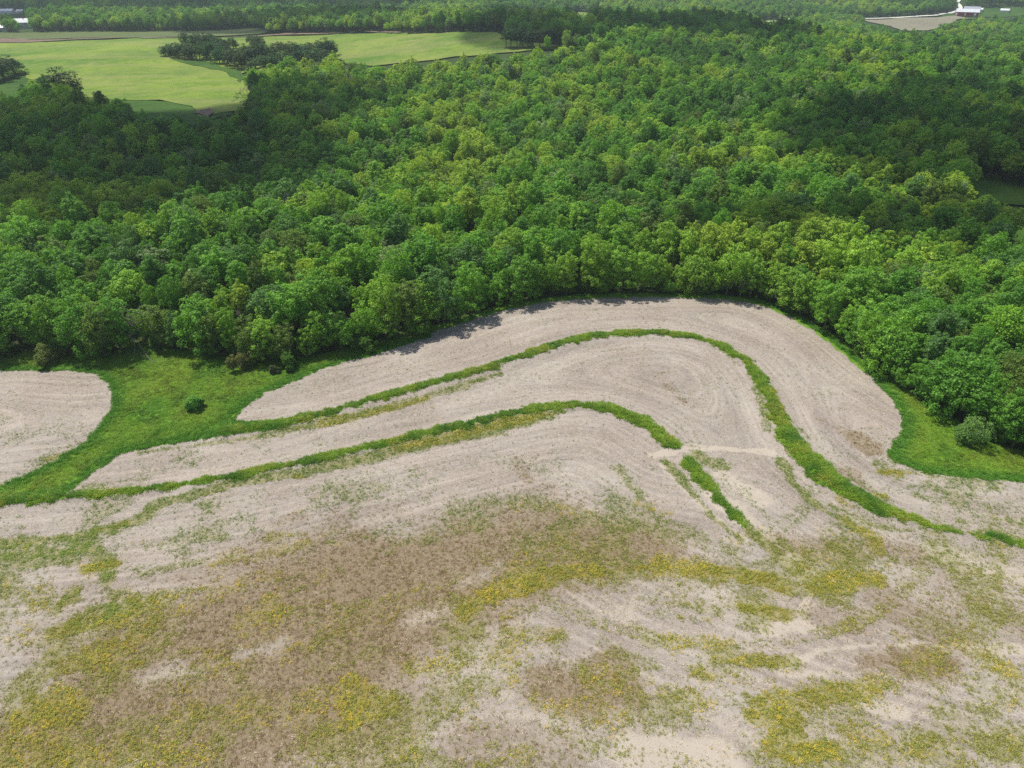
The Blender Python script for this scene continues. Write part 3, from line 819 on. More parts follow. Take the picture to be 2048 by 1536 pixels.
for y0, y1, s, sc in ((90, 560, 5.3, .9), (560, 980, 6.3, .95), (980, 1500, 8.5, 1.12), (1500, 2300, 13, 1.5)):
    P, sc = hexfill(y0, y1, s, sc)
    x, y = P[:, 0], P[:, 1]
    keep = inpoly(x, y, WOOD)
    d, _, _ = linedist(x, y, EDGE)
    keep &= d > 7.0
    keep &= ~in_clear(x, y, 2.5 if y0 < 900 else 4)
    for top in (15 * sc, 11 * sc, 7 * sc, 3 * sc):
        u, v, dep = project(x, y, hgt(x, y) + top)
        for Q in CLEAR_PX:
            keep &= ~inpoly(u, v, Q)
    u, v, dep = project(x, y, hgt(x, y) + 10)
    keep &= (u > -330) & (u < 2380) & (v > -120)
    for a, b, dd in zip(x[keep], y[keep], d[keep]):
        pts.append((a, b, dd, sc))
TP = np.array(pts)
n = len(TP)
X, Y, D = TP[:, 0], TP[:, 1], TP[:, 2]
Z = ground(X, Y)
PAL = np.array([[.0, 0, 0]]) + np.array([2.42, 2.28, 1.95]) * np.array([[.034, .092, .016], [.050, .130, .020], [.072, .165, .022], [.100, .185, .026], [.135, .205, .030], [.050, .112, .036], [.095, .150, .075], [.060, .105, .024]])
reg = fbm(X, Y, 70, 11, 3) + .5 * (fbm(X, Y, 22, 14, 2) - .5)
pick = RNG.random(n)
warm = np.exp(-((Y - 250) / 90) ** 2) * .12 + np.exp(-((Y - 330) / 60) ** 2 - ((X - 120) / 90) ** 2) * .2
g = np.clip((reg - .28) / .5 + RNG.normal(0, .20, n) + warm, 0, 1) * 4
g = np.where(D < 8, np.clip(g * .55 + .9, 0, 3), g)
i0 = np.clip(g.astype(int), 0, 3); fr = (g - i0)[:, None]
TINT = PAL[i0] * (1 - fr) + PAL[i0 + 1] * fr
sp = pick < .08
TINT[sp] = PAL[5]
sp2 = (pick >= .08) & (pick < .10); TINT[sp2] = PAL[6]
sp3 = (pick >= .10) & (pick < .18); TINT[sp3] = PAL[7]
TINT = TINT * RNG.uniform(.88, 1.12, (n, 1))
KIND = np.where(D < 8, RNG.integers(6, 10, n), np.where(RNG.random(n) < .26, RNG.integers(10, 13, n), RNG.integers(0, 6, n)))
SCL = TP[:, 3] * np.clip(np.exp(RNG.normal(-.02, .24, n)), .55, 1.6)
SCL = np.where(D < 8, np.clip(SCL, .7, 1.12), np.clip(SCL, .5 * TP[:, 3], 1.4 * TP[:, 3]))
SZ = SCL ** .6 * RNG.uniform(.80, 1.16, n)
SY = SCL * RNG.uniform(.78, 1.25, n)
TILT = RNG.normal(0, .07, (n, 2))
ROT = RNG.uniform(0, 6.283, n)
isbare = (RNG.random(n) < .034) & (D > 14)

ORD = ('first second third fourth fifth sixth seventh eighth ninth tenth eleventh twelfth thirteenth fourteenth fifteenth sixteenth seventeenth eighteenth nineteenth twentieth').split()
TENS = {2: 'twenty', 3: 'thirty', 4: 'forty', 5: 'fifty', 6: 'sixty', 7: 'seventy', 8: 'eighty', 9: 'ninety'}
def ordinal(i):
    if i < 20:
        return ORD[i]
    q, r = divmod(i + 1, 10)
    return (TENS[q][:-1] + 'ieth') if r == 0 else TENS[q] + '-' + ORD[r - 1]

def tone(c):
    if c[2] > .12: return 'silvery'
    if c[2] > .058: return 'blue-green'
    if c[0] > .275: return 'yellow-green'
    if c[0] > .2: return 'light green'
    if c[1] > .25: return 'bright green'
    return 'dark green'

def plant_tree(x, y, z, kind, sx, sz, rot, tint, label, group, name='broadleaf_tree'):
    t = thing(name, label, 'tree', (x, y, z), rot, group, (sx, sx, sz))
    cm, tm = KINDS[kind][0], KINDS[kind][1]
    link('trunk', tm, t)
    c = link('crown', cm, t)
    c['tint'] = [float(v) for v in tint]
    return t

# the trees that show largest stand one by one, row behind row from the field edge
u, v, dep = project(X, Y, Z + 9)
vis = (u > -25) & (u < 2073) & (v > 0)
near = np.where(vis & ~isbare)[0]
NIND = 228
near = near[np.argsort(np.hypot(D[near] * 2.2, 0) + .35 * dep[near])][:NIND]
rowi = np.where(D[near] < 8, 0, 1 + ((D[near] - 8) / 8.0).astype(int))
single = np.zeros(n, bool)
for r in range(rowi.max() + 1):
    idx = near[rowi == r]
    idx = idx[np.argsort(u[idx])]
    for k_, i in enumerate(idx):
        where = 'along the field edge' if r == 0 else 'in the %s row behind the field edge' % ORD[r]
        lab = '%s tree, %s from the left %s' % (tone(TINT[i]), ordinal(k_), where)
        plant_tree(X[i], Y[i], Z[i], int(KIND[i]), SCL[i], SZ[i], ROT[i], TINT[i], lab, 'trees of the wood nearest the field')
        single[i] = True

# ------------------------------------------------------------------ everything that nobody could count: scattered by geometry nodes
def scatter(name, meshes, P, rot, scl, pid, tint, **props):
    c = bpy.data.collections.new(name + '_shapes')
    for i, m_ in enumerate(meshes):
        c.objects.link(bpy.data.objects.new('%s_shape_%02d' % (name, i), m_))
    me = bpy.data.meshes.new(name)
    me.vertices.add(len(P))
    me.vertices.foreach_set('co', np.asarray(P, np.float32).ravel())
    attr(me, 'rot', 'FLOAT_VECTOR', rot); attr(me, 'scl', 'FLOAT_VECTOR', scl); attr(me, 'pid', 'INT', pid)
    attr(me, 'tint', 'FLOAT_COLOR', np.c_[tint, np.ones(len(P))])
    o = link(name, me, kind='stuff', **props)
    ng = bpy.data.node_groups.new(name + '_scatter', 'GeometryNodeTree')
    ng.interface.new_socket('Geometry', in_out='INPUT', socket_type='NodeSocketGeometry')
    ng.interface.new_socket('Geometry', in_out='OUTPUT', socket_type='NodeSocketGeometry')
    N, L = ng.nodes, ng.links
    gi, go = N.new('NodeGroupInput'), N.new('NodeGroupOutput')
    iop = N.new('GeometryNodeInstanceOnPoints')
    ci = N.new('GeometryNodeCollectionInfo')
    ci.inputs['Collection'].default_value = c
    ci.inputs['Separate Children'].default_value = True
    ci.inputs['Reset Children'].default_value = True
    def na(nm, typ):
        q = N.new('GeometryNodeInputNamedAttribute'); q.data_type = typ; q.inputs['Name'].default_value = nm
        return q.outputs['Attribute']
    L.new(gi.outputs[0], iop.inputs['Points'])
    L.new(ci.outputs[0], iop.inputs['Instance'])
    iop.inputs['Pick Instance'].default_value = True
    L.new(na('pid', 'INT'), iop.inputs['Instance Index'])
    er_ = N.new('FunctionNodeEulerToRotation')
    L.new(na('rot', 'FLOAT_VECTOR'), er_.inputs[0])
    L.new(er_.outputs[0], iop.inputs['Rotation'])
    L.new(na('scl', 'FLOAT_VECTOR'), iop.inputs['Scale'])
    L.new(iop.outputs[0], go.inputs[0])
    md = o.modifiers.new('scatter', 'NODES')
    md.node_group = ng
    return o

rest = ~single
# undergrowth that closes the foot of the wood
ug = along(EDGE, 1.9, RNG)
tg = np.gradient(ug, axis=0); tg /= np.linalg.norm(tg, axis=1)[:, None]
ug = ug + np.stack([-tg[:, 1], tg[:, 0]], -1) * RNG.uniform(.3, 5.5, (len(ug), 1))
uz = ground(ug[:, 0], ug[:, 1]); m_ = len(ug)
us = RNG.uniform(.16, .40, m_)
pid = np.where(isbare, NK + RNG.integers(0, 3, n), KIND)
z3 = lambda a: np.stack([0 * a, 0 * a, a], -1)
scatter('undergrowth', [KINDS[q][2] for q in range(6, 10)], np.c_[ug, uz], z3(RNG.uniform(0, 6.28, m_)), np.stack([us * 1.2, us * 1.2, us], -1), RNG.integers(0, 4, m_),
        PAL[RNG.integers(0, 3, m_)] * RNG.uniform(.7, 1.1, (m_, 1)), label='low leafy undergrowth along the foot of the wood', category='undergrowth')
scatter('woodland', [k_[2] for k_ in KINDS] + BARE, np.stack([X, Y, Z], -1)[rest], np.c_[TILT, ROT][rest], np.stack([SCL, SY, SZ], -1)[rest], pid[rest], TINT[rest],
        label='dense green broadleaf woodland rolling to the far hills', category='woodland')

# ------------------------------------------------------------------ lone trees, copses, bushes, bare trees
SHADED_GREEN = np.array([.040, .100, .022])  # leaf green with the backlit, cloud-shaded look of copse and grove put in
def spot_trees(spots, group, fmt, name='broadleaf_tree', tint=SHADED_GREEN, kinds=(6, 7, 8, 9, 2)):
    spots = sorted(spots)
    for i, (pu, pv, hpx) in enumerate(spots):
        x, y = gnd(pu, pv)
        zz = float(ground(x, y))
        _, _, dp = project(x, y, zz)
        k_ = kinds[i % len(kinds)]
        h = hpx * dp / F / .95
        s = h / KINDS[k_][3]
        plant_tree(x, y, zz, k_, s * RNG.uniform(1.5, 1.95), s * RNG.uniform(.95, 1.15), RNG.uniform(0, 6), tint * RNG.uniform(.8, 1.3, 3), fmt % ordinal(i), group, name)

spot_trees([(332, 113, 22), (348, 116, 24), (365, 118, 26), (383, 120, 28), (400, 121, 27), (420, 120, 30), (372, 92, 24), (392, 96, 26), (412, 98, 28), (433, 104, 26),
            (440, 128, 28), (455, 132, 30), (470, 136, 30), (485, 140, 30), (452, 102, 22), (467, 98, 20), (500, 130, 32), (520, 128, 34), (518, 98, 26), (505, 95, 20), (545, 122, 28),
            (562, 120, 30), (585, 122, 34), (605, 118, 28), (575, 138, 30), (530, 146, 30), (552, 145, 30), (505, 152, 26), (340, 110, 20), (357, 112, 24), (376, 114, 26), (408, 116, 30), (428, 112, 26), (447, 118, 26), (463, 122, 26), (478, 128, 26), (492, 118, 26), (512, 116, 28), (532, 118, 30), (550, 132, 30), (595, 130, 30), (615, 128, 28), (635, 126, 26), (655, 128, 26), (590, 148, 30), (620, 146, 30), (650, 146, 30), (680, 144, 26), (402, 92, 22), (424, 94, 22), (445, 96, 20)],
           'trees of the copse on the hay field', 'dark tree, %s from the left in the copse jutting into the hay field')
spot_trees([(622, 112, 24), (640, 112, 28), (654, 113, 32), (664, 112, 28)], 'round trees at the end of the copse', 'round dark tree, %s from left at the right end of the copse')
spot_trees([(1012, 95, 28), (1022, 96, 32), (1034, 96, 28), (1045, 95, 30), (1056, 95, 33), (1066, 96, 34), (1080, 96, 33), (1094, 95, 32), (1112, 95, 26), (1126, 94, 28), (1140, 93, 26)],
           'trees of the small grove on the hay field', 'slender tree, %s from the left in the grove right of the hay field', kinds=(1, 0, 3, 5, 6))
spot_trees([(-10, 165, 46), (10, 158, 44), (30, 150, 36)], 'trees at the left edge', 'dark tree, %s from the left beside the hay field at the left edge')
spot_trees([(98, 200, 44), (128, 205, 56), (150, 198, 34)], 'big trees before the hay field', 'large dark tree, %s from the left standing before the hay field', kinds=(6, 8, 9))

def bush(px, w, h, tint, label, seed, name='bush', group=None, twig=False):
    x, y = gnd(*px)
    zz = float(ground(x, y))
    t = thing(name, label, 'bush', (x, y, zz), 0, group)
    rb = np.random.default_rng(seed)
    lumps = []
    for j in range(5):
        f_ = [1, .75, .6, .5, .4][j]
        V, Fc = crown_shape(seed + 31 * j, w * .32 * f_, .02, h * f_ * (1 if j == 0 else rb.uniform(.8, 1.2)), 34, 40, .12, low=-.9, lr=(.2, .42), fuzz=.8, foot=.2)
        o_ = rb.normal(size=2) * w * .24 * (j > 0)
        lumps.append((V + [o_[0], o_[1], 0], Fc))
    V, Fc = join(lumps)
    c = link('foliage', mesh_np('foliage', V, Fc, [M_LEAF]), t)
    c['tint'] = [float(q) * 1.6 for q in tint]
    V, Fc = bare_shape(seed + 7, h * (1.0 if twig else .6), w / 2, 3 if twig else 2, .06)
    link('stem', mesh_np('stem', V, Fc, [M_BRUSH if twig else M_BARK]), t)

bush((392, 818), 4.6, 3.4, (.12, .26, .06), 'lone dark bush standing in the grass waterway', 401)
bush((1940, 886), 8.5, 6.0, (.11, .20, .055), 'grey-green twiggy bush on the right grass below the wood', 403, twig=True)
bush((548, 745), 3.2, 2.2, (.08, .105, .05), 'small grey-brown bush in front of the wood by the upper strip', 404, twig=True)
bush((100, 726), 6.5, 5.0, (.12, .16, .05), 'brownish bush at the wood edge above the left stubble lobe', 405, twig=True)
bush((490, 735), 6.0, 4.6, (.12, .135, .05), 'olive-brown bush at the wood edge left of the upper stubble strip', 406, twig=True)
bush((580, 737), 5.0, 4.5, (.07, .15, .025), 'bright green bush at the wood edge above the upper strip end', 407)
bush((735, 702), 4.5, 4.2, (.075, .16, .026), 'light green bush under the wood at the strip narrowing', 410)

def bare_tree(px, h, label, seed, kind=0, lift=0.0, mat=None):
    x, y = gnd(*px)
    zz = float(ground(x, y))
    t = thing('bare_tree', label, 'tree', (x, y, zz), RNG.uniform(0, 6), 'bare grey trees in the wood', None)
    rng = np.random.default_rng(seed)
    V, Fc = bare_shape(seed, h, 4, 5, .22)
    nt = 15 + 0 * len(V)
    link('trunk', mesh_np('trunk', V[:nt], Fc[:10], [mat or M_DEADWOOD]), t)
    F2 = Fc[10:] - 15
    F2 = F2[(F2 >= 0).all(1)]
    link('branches', mesh_np('branches', V[nt:], F2, [mat or M_DEADWOOD]), t)
for i, (px, h, lab) in enumerate([((1100, 262), 21, 'broad bare grey tree in the middle of the wood'), ((1128, 266), 20, 'bare grey tree right of the broad bare grey tree'),
        ((868, 222), 18, 'bare grey tree in the wood below the right part of the hay field'), ((1052, 190), 17, 'small bare grey tree high in the wood below the grove'),
        ((792, 440), 19, 'bare grey tree in the wood left of the middle'), ((1404, 425), 20, 'bare forked tree standing in the bright right part of the wood'), ((1480, 590), 11, 'bare twiggy tree at the edge above the upper stubble strip'),
        ((1236, 450), 16, 'bare grey tree right of the middle of the wood'), ((340, 520), 15, 'bare grey tree in the shaded left wood'), ((555, 470), 18, 'pale bare tree where the shaded wood turns sunlit'),
        ((1770, 335), 19, 'bare grey tree in the shaded right wood'), ((262, 690), 12, 'bare leaning tree at the wood edge above the grass waterway'), ((645, 430), 17, 'thin bare tree left of the sunlit wood'),
        ((1440, 185), 15, 'bare grey tree high on the right slope')]):
    bare_tree(px, h, lab, 700 + i)

# fallen limbs at the edge of the wood
def fallen(px0, px1, r, label):
    a, b = gnd(*px0), gnd(*px1)
    za, zb = float(ground(*a)), float(ground(*b))
    L = math.hypot(b[0] - a[0], b[1] - a[1])
    t = thing('fallen_branch', label, 'branch', (a[0], a[1], za), 0)
    e = np.array([b[0] - a[0], b[1] - a[1], zb - za + .15])
    V, Fc = tube([np.array([0, 0, 3.2]), e * .35 + [0, 0, 1.6], e * .7 + [0, 0, .7], e], [r, r * .8, r * .6, r * .3], 5)
    link('limb', mesh_np('limb', V, Fc, [M_DEADWOOD], smooth=True), t)
    parts = []
    rng = np.random.default_rng(int(px0[0]))
    for i in range(9):
        p = e * rng.uniform(.3, .95) + [0, 0, rng.uniform(.4, 1.4)]
        q = p + rng.normal(size=3) * [1.3, 1.0, .8] + e * .08
        parts.append(tube([p, (p + q) / 2, q], [r * .35, r * .25, r * .1], 3))
    link('twigs', mesh_np('twigs', *join(parts), [M_DEADWOOD]), t)
fallen((284, 708), (308, 730), .06, 'long pale fallen branch slanting from the wood onto the grass')
fallen((276, 694), (268, 720), .06, 'grey fallen branch hanging at the wood edge gap')

# ------------------------------------------------------------------ grass and weeds
def tuft(seed, n, h, w, spread, lean=.6):
    rng = np.random.default_rng(seed)
    V, Fc = [], []
    for i in range(n):
        a = rng.uniform(0, 6.283); r = spread * math.sqrt(rng.random())
        p = np.array([math.cos(a) * r, math.sin(a) * r, -.03])
        b = rng.uniform(0, 6.283); l = rng.uniform(.2, 1) * lean
        tip = p + np.array([math.cos(b) * l * h, math.sin(b) * l * h, h * rng.uniform(.6, 1.1)])
        s = np.array([-math.sin(b), math.cos(b), 0]) * w * rng.uniform(.6, 1.2)
        o = len(V)
        m_ = p * .45 + tip * .55 + [0, 0, h * .12]
        V += [p - s, p + s, m_ + s * .8, tip, m_ - s * .8]
        Fc += [(o, o + 1, o + 2, o + 4), (o + 4, o + 2, o + 3, o + 3)]
    return np.array(V), [tuple(dict.fromkeys(f)) for f in Fc]
def weed(seed, n, h, s, spread):
    rng = np.random.default_rng(seed)
    P = rng.normal(size=(n, 3)) * [spread, spread, 0]
    P[:, 2] = h * rng.random(n) * np.exp(-(P[:, 0] ** 2 + P[:, 1] ** 2) / (2 * spread ** 2)) + .02
    N = unit(rng.normal(size=(n, 3)) * .55 + [0, 0, 1] + P * [.8, .8, 0])
    return leaves(P, N, s * rng.uniform(.6, 1.3, n), rng)
GRASS = [mesh_py('grass_tuft', *tuft(900 + i, 26, [.36, .45, .30, .40][i], .04, .42, 1.35), [M_GRASS]) for i in range(4)]
SHORT = [mesh_py('turf_tuft', *tuft(910 + i, 24, .18, .04, .45, 1.7), [M_GRASS]) for i in range(3)]
WEEDS = [mesh_np('weed', *weed(920 + i, 16, [.28, .4, .2, .34][i], .045, [.10, .13, .09, .15][i]), [M_WEED]) for i in range(4)]
STALK = [mesh_py('dead_weed', *tuft(930 + i, 12, .22, .02, .2, .9), [M_WEED]) for i in range(3)]

def rnd_points(nn, rng):
    return rng.uniform(fx[0] + 1, fx[-1] - 1, nn), rng.uniform(fy[0] + 1, fy[-1] - 1, nn)

def in_view(x, y, z, mu=520, mv=160):
    u, v, _ = project(x, y, z)
    return (u > -mu) & (u < 2048 + mu) & (v < 1536 + mv)

rg = np.random.default_rng(21)
W_A, W_B, W_C = [1 - ss(DA[q][2] - .5, DA[q][2] + .5, DA[q][0] + 2.6 * nf) for q in 'abc']
for which, W, dens, lab in (('a', W_A, 9.0, 'lush green grass on the long upper terrace curving through the stubble'), ('b', W_B, 9.0, 'lush green grass on the lower terrace sweeping from left to the track'),
                            ('c', W_C, 10.0, 'dark green grass in the short ditch beside the eroded soil')):
    x, y = rnd_points(int(350 * 172 * dens), rg)
    k_ = rg.random(len(x)) < samp(W, x, y) ** 1.5
    x, y = x[k_], y[k_]
    z = samp(FZ, x, y)
    k_ = in_view(x, y, z); x, y, z = x[k_], y[k_], z[k_]
    m_ = len(x)
    q = fbm(x, y, 3.5, 77, 3)[:, None]; q2 = fbm(x, y, 14, 78, 2)[:, None]
    q = np.clip((q - .3) / .4 + .5 * (q2 - .5), 0, 1)
    tint = np.array([.080, .200, .016]) * (1 - q) + np.array([.220, .345, .030]) * q
    if which != 'c':
        yl = (rg.random(m_) < .5 * ss(.52, .7, fbm(x, y, 5, 79, 3)))[:, None]
        tint = np.where(yl, [.30, .34, .045], tint)
    s = rg.uniform(.7, 1.25, m_) * (1.05 if which == 'c' else 1.0)
    scatter('terrace_grass', GRASS, np.stack([x, y, z], -1), z3(rg.uniform(0, 6.28, m_)), np.stack([s, s, s * rg.uniform(.5, .95, m_)], -1), rg.integers(0, 4, m_), tint, label=lab, category='grass')

for nm, poly, lab in (('meadow_grass', WATERWAY, 'green grass of the broad waterway between stubble and wood'), ('meadow_grass', RIGHTGRASS, 'green grass wedge between the stubble bend and the right wood')):
    x0, y0 = poly.min(0); x1, y1 = poly.max(0)
    x0, x1, y0, y1 = max(x0, fx[0] + 1), min(x1, fx[-1] - 1), max(y0, fy[0] + 1), min(y1, fy[-1] - 1)
    nn = int((x1 - x0) * (y1 - y0) * 8)
    x, y = rg.uniform(x0, x1, nn), rg.uniform(y0, y1, nn)
    e = linedist(x, y, np.vstack([poly, poly[:1]]))[0]
    ins = inpoly(x, y, poly)
    sd = np.where(ins, e, -e) + 1.2 * (fbm(x, y, 2.0, 31, 3) - .5)
    k_ = (sd > -.1) & (samp(wood, x, y) < .6)
    x, y, e = x[k_], y[k_], e[k_]
    z = samp(FZ, x, y)
    k_ = in_view(x, y, z); x, y, z, e = x[k_], y[k_], z[k_], e[k_]
    m_ = len(x)
    q = np.clip((fbm(x, y, 9, 83, 4) - .32) / .36, 0, 1)[:, None]
    q3 = np.clip((fbm(x, y, 3, 85, 3) - .45) / .3, 0, 1)[:, None]
    edge = ss(4.0, 1.0, e)[:, None]
    tint = np.array([.120, .285, .020]) * (1 - q) + np.array([.250, .365, .038]) * q
    tint = tint * (1 - .35 * q3 * (1 - edge))
    tint = tint * (1 - edge) + np.array([.100, .260, .026]) * edge
    tall = rg.random(m_) < .04 + .55 * edge[:, 0] + .15 * q3[:, 0]
    s = rg.uniform(.7, 1.2, m_) * np.where(tall, .9, 1.0)
    scatter(nm, GRASS + SHORT, np.stack([x, y, z], -1), z3(rg.uniform(0, 6.28, m_)), np.stack([s, s, s * rg.uniform(.7, 1.2, m_)], -1),
            np.where(tall, rg.integers(0, 4, m_), rg.integers(4, 7, m_)), tint, label=lab, category='grass')

# weeds on the stubble
x, y = rnd_points(4200000, rg)
k_ = in_view(x, y, 0 * x, 520, 120); x, y = x[k_], y[k_]
anyw = np.maximum(np.maximum(green, yellow), brown) * off
k_ = (samp(anyw, x, y) > .05) | (rg.random(len(x)) < .02)
x, y = x[k_], y[k_]
wg, wy, wb = samp(green * off, x, y), samp(yellow * off, x, y), samp(brown * off, x, y)
nz = fbm(x, y, 1.1, 91, 3)
pat = .25 + .75 * ss(.34, .66, nz)
area_d = len(x) / (0.5 * (120 + 310) * 150.0)
sel = rg.random(len(x))
edgew = samp(wgrass, x, y)
base = np.where(samp(anyw, x, y) > .05, .006, .35) * (.25 + ss(.4, .7, fbm(x, y, 6, 95, 3)))
wl = samp(lush * off, x, y)
pg = (wg ** 1.2 * pat * .40 + .16 * wl * pat + base * (1 - edgew)) * (edgew < .5)
py = wy ** 1.5 * pat * .52 * (edgew < .5)
pb = wb ** 1.3 * (.35 + .65 * pat) * .14 * (edgew < .5)
g1 = sel < pg; y1_ = (sel >= pg) & (sel < pg + py); b1 = (sel >= pg + py) & (sel < pg + py + pb)
inw = samp(wood, x, y) > .3
for nm, selm, lab, shapes in (('green_weeds', g1 & ~inw, 'scattered green weeds sprouting through the pale stubble', WEEDS),
                              ('yellow_weeds', y1_ & ~inw, 'yellow flowering weeds in drifts across the lower field', WEEDS),
                              ('dead_weeds', b1 & ~inw, 'brown dead weeds covering the lower left field', STALK)):
    a, b = x[selm], y[selm]
    z = samp(FZ, a, b)
    m_ = len(a)
    q = rg.random((m_, 1)); q2 = np.clip((fbm(a, b, 4, 97, 2) - .35) / .3, 0, 1)[:, None]
    if nm == 'green_weeds':
        t1 = np.array([.085, .175, .028]) * (1 - q) + np.array([.21, .28, .042]) * q
        low_ = ss(100, 72, b + .12 * np.minimum(a, 0) * -1)[:, None]
        tint = t1 * (1 - .55 * low_) + np.array([.33, .30, .06]) * .55 * low_
        lm = samp(lush, a, b)[:, None]
        tint = tint * (1 - lm) + (np.array([.12, .24, .026]) * (1 - q) + np.array([.25, .32, .04]) * q) * lm
    elif nm == 'yellow_weeds':
        tint = np.where(q < .42, np.array([.50, .395, .035]) * (.7 + .5 * q2), np.array([.25, .29, .05]))
    else:
        tint = np.array([.25, .185, .12]) * (1 - q) + np.array([.36, .285, .185]) * q
        tint = np.where(rg.random((m_, 1)) < .22, [.28, .27, .08], tint)
    s = rg.uniform(.6, 1.35, m_)
    print(nm, m_)
    scatter(nm, shapes, np.stack([a, b, z], -1), z3(rg.uniform(0, 6.28, m_)), np.stack([s, s, s], -1), rg.integers(0, len(shapes), m_), tint, label=lab, category='weeds')

# straw left from the last crop
def litter(seed, n):
    rng = np.random.default_rng(seed)
    P = np.c_[rng.uniform(-.5, .5, (n, 2)), rng.uniform(.015, .06, n)]
    N = unit(rng.normal(size=(n, 3)) * .3 + [0, 0, 1])
    return leaves(P, N, rng.uniform(.05, .12, n), rng, .4)
STRAW = [mesh_np('straw', *litter(950 + i, 7), [M_WEED]) for i in range(5)]
x, y = rnd_points(420000, rg)
k_ = in_view(x, y, 0 * x, 520, 120); x, y = x[k_], y[k_]
pr = (1 - samp(wgrass, x, y)) * (1 - samp(wood, x, y)) * (1 - .6 * np.clip(samp(np.maximum(brown, np.maximum(green, yellow)) * off, x, y), 0, 1)) * (.35 + .65 * ss(.35, .65, fbm(x, y, 5, 99, 3)))
k_ = rg.random(len(x)) < pr * .30
x, y = x[k_], y[k_]
m_ = len(x)
q = rg.random((m_, 1))
scatter('crop_residue', STRAW, np.stack([x, y, samp(FZ, x, y)], -1), z3(rg.uniform(0, 6.28, m_)), np.full((m_, 3), 1.0) * rg.uniform(.7, 1.3, (m_, 1)), rg.integers(0, 5, m_),
        np.array([.38, .335, .28]) * (1 - q) + np.array([.58, .52, .44]) * q, label='pale straw littering the bare soil', category='straw')
print('straw', m_)

# ------------------------------------------------------------------ farm buildings
M_RED = plain('red_boards', (0.34, 0.03, 0.04), 0.7, 0.2, 0.6)
M_WHITE = plain('white_paint', (0.72, 0.72, 0.70), 0.6, 0.08, 0.6)
M_TIN = plain('pale_metal_roof', (0.66, 0.67, 0.70), 0.45, 0.08, 0.3, 0.5)
M_GREYROOF = plain('grey_metal_roof', (0.33, 0.36, 0.40), 0.45, 0.12, 0.3, 0.5)
M_DARKROOF = plain('slate_roof', (0.22, 0.23, 0.25), 0.8, 0.2, 0.5)
M_GLASS = plain('window_glass', (0.05, 0.06, 0.07), 0.15, 0.1, 1.0, 0.6)

def box(x0, x1, y0, y1, z0, z1):
    V = np.array([(x, y, z) for z in (z0, z1) for y in (y0, y1) for x in (x0, x1)], float)
    Fc = np.array([(0, 2, 3, 1), (4, 5, 7, 6), (0, 1, 5, 4), (2, 6, 7, 3), (0, 4, 6, 2), (1, 3, 7, 5)])
    return V, Fc

def gable_house(name, px, L, W, h, rise, rz, wall, roof, label, cat, doors=(), windows=(), chimney=False, group=None, dz=0.0):
    x, y = gnd(*px)
    t = thing(name, label, cat, (x, y, float(hgt(x, y)) + .3 + dz), rz, group)
    V = [(-L / 2, -W / 2, -1), (L / 2, -W / 2, -1), (L / 2, W / 2, -1), (-L / 2, W / 2, -1), (-L / 2, -W / 2, h), (L / 2, -W / 2, h), (L / 2, W / 2, h), (-L / 2, W / 2, h),
         (-L / 2, 0, h + rise), (L / 2, 0, h + rise)]
    Fs = [(0, 1, 5, 4), (2, 3, 7, 6), (1, 2, 6, 9, 5), (3, 0, 4, 8, 7)]
    link('wall', mesh_py('wall', V, Fs, [wall]), t)
    ov, th = .7, .25
    sl_ = rise / (W / 2)
    RV, RF = [], []
    for sgn in (-1, 1):
        o = len(RV)
        ye = sgn * (W / 2 + ov); ze = h - ov * sl_
        RV += [(-L / 2 - ov, 0, h + rise + .05), (L / 2 + ov, 0, h + rise + .05), (L / 2 + ov, ye, ze + .05), (-L / 2 - ov, ye, ze + .05)]
        RV += [(a, b, c + th) for a, b, c in RV[o:o + 4]]
        RF += [(o, o + 1, o + 2, o + 3), (o + 4, o + 7, o + 6, o + 5), (o, o + 4, o + 5, o + 1), (o + 2, o + 6, o + 7, o + 3), (o + 1, o + 5, o + 6, o + 2), (o, o + 3, o + 7, o + 4)]
    r = link('roof', mesh_py('roof', RV, RF, [roof]), t)
    for (cx, w_, hh) in doors:
        link('door', mesh_np('door', *box(cx - w_ / 2, cx + w_ / 2, -W / 2 - .12, -W / 2 - .01, 0, hh), [M_WHITE]), t)
    for (cx, cz, w_, hh) in windows:
        wn_ = link('window', mesh_np('window', *box(cx - w_ / 2, cx + w_ / 2, -W / 2 - .10, -W / 2 - .01, cz - hh / 2, cz + hh / 2), [M_GLASS]), t)
        link('frame', mesh_np('frame', *join([box(cx - w_ / 2 - .1, cx + w_ / 2 + .1, -W / 2 - .14, -W / 2 - .02, cz + hh / 2, cz + hh / 2 + .12),
                                              box(cx - w_ / 2 - .1, cx + w_ / 2 + .1, -W / 2 - .14, -W / 2 - .02, cz - hh / 2 - .12, cz - hh / 2)]), [M_WHITE]), wn_)
    if chimney:
        link('chimney', mesh_np('chimney', *box(L * .2, L * .2 + .9, -.45, .45, h + rise - .6, h + rise + 1.4), [M_RED]), r)
    return t

gable_house('barn', (1932, 33.5), 35, 13, 7.5, 4.2, math.radians(-24), M_RED, M_TIN, 'long red barn with a white metal roof', 'barn',
            doors=((-16, 2.4, 6), (-3, 2.4, 6), (12, 3.6, 6)), windows=((-10, 2.6, 2, 1.2), (4, 2.6, 2, 1.2)))
gable_house('barn', (1942, 25.5), 26, 14, 6.0, 4.0, math.radians(-33), M_WHITE, M_GREYROOF, 'grey-roofed barn standing behind the red barn', 'barn', doors=((0, 4, 4.5),))
gable_house('shed', (1957, 23), 12, 9, 3.5, 2.2, math.radians(-33), M_WHITE, M_TIN, 'small white shed at the right end of the grey-roofed barn', 'shed', doors=((0, 3, 2.8),))
gable_house('shed', (2009, 24.5), 14, 9, 3.2, 2.4, math.radians(-40), M_WHITE, M_TIN, 'white shed alone at the right of the farmyard', 'shed', doors=((-3, 2.5, 2.6),))
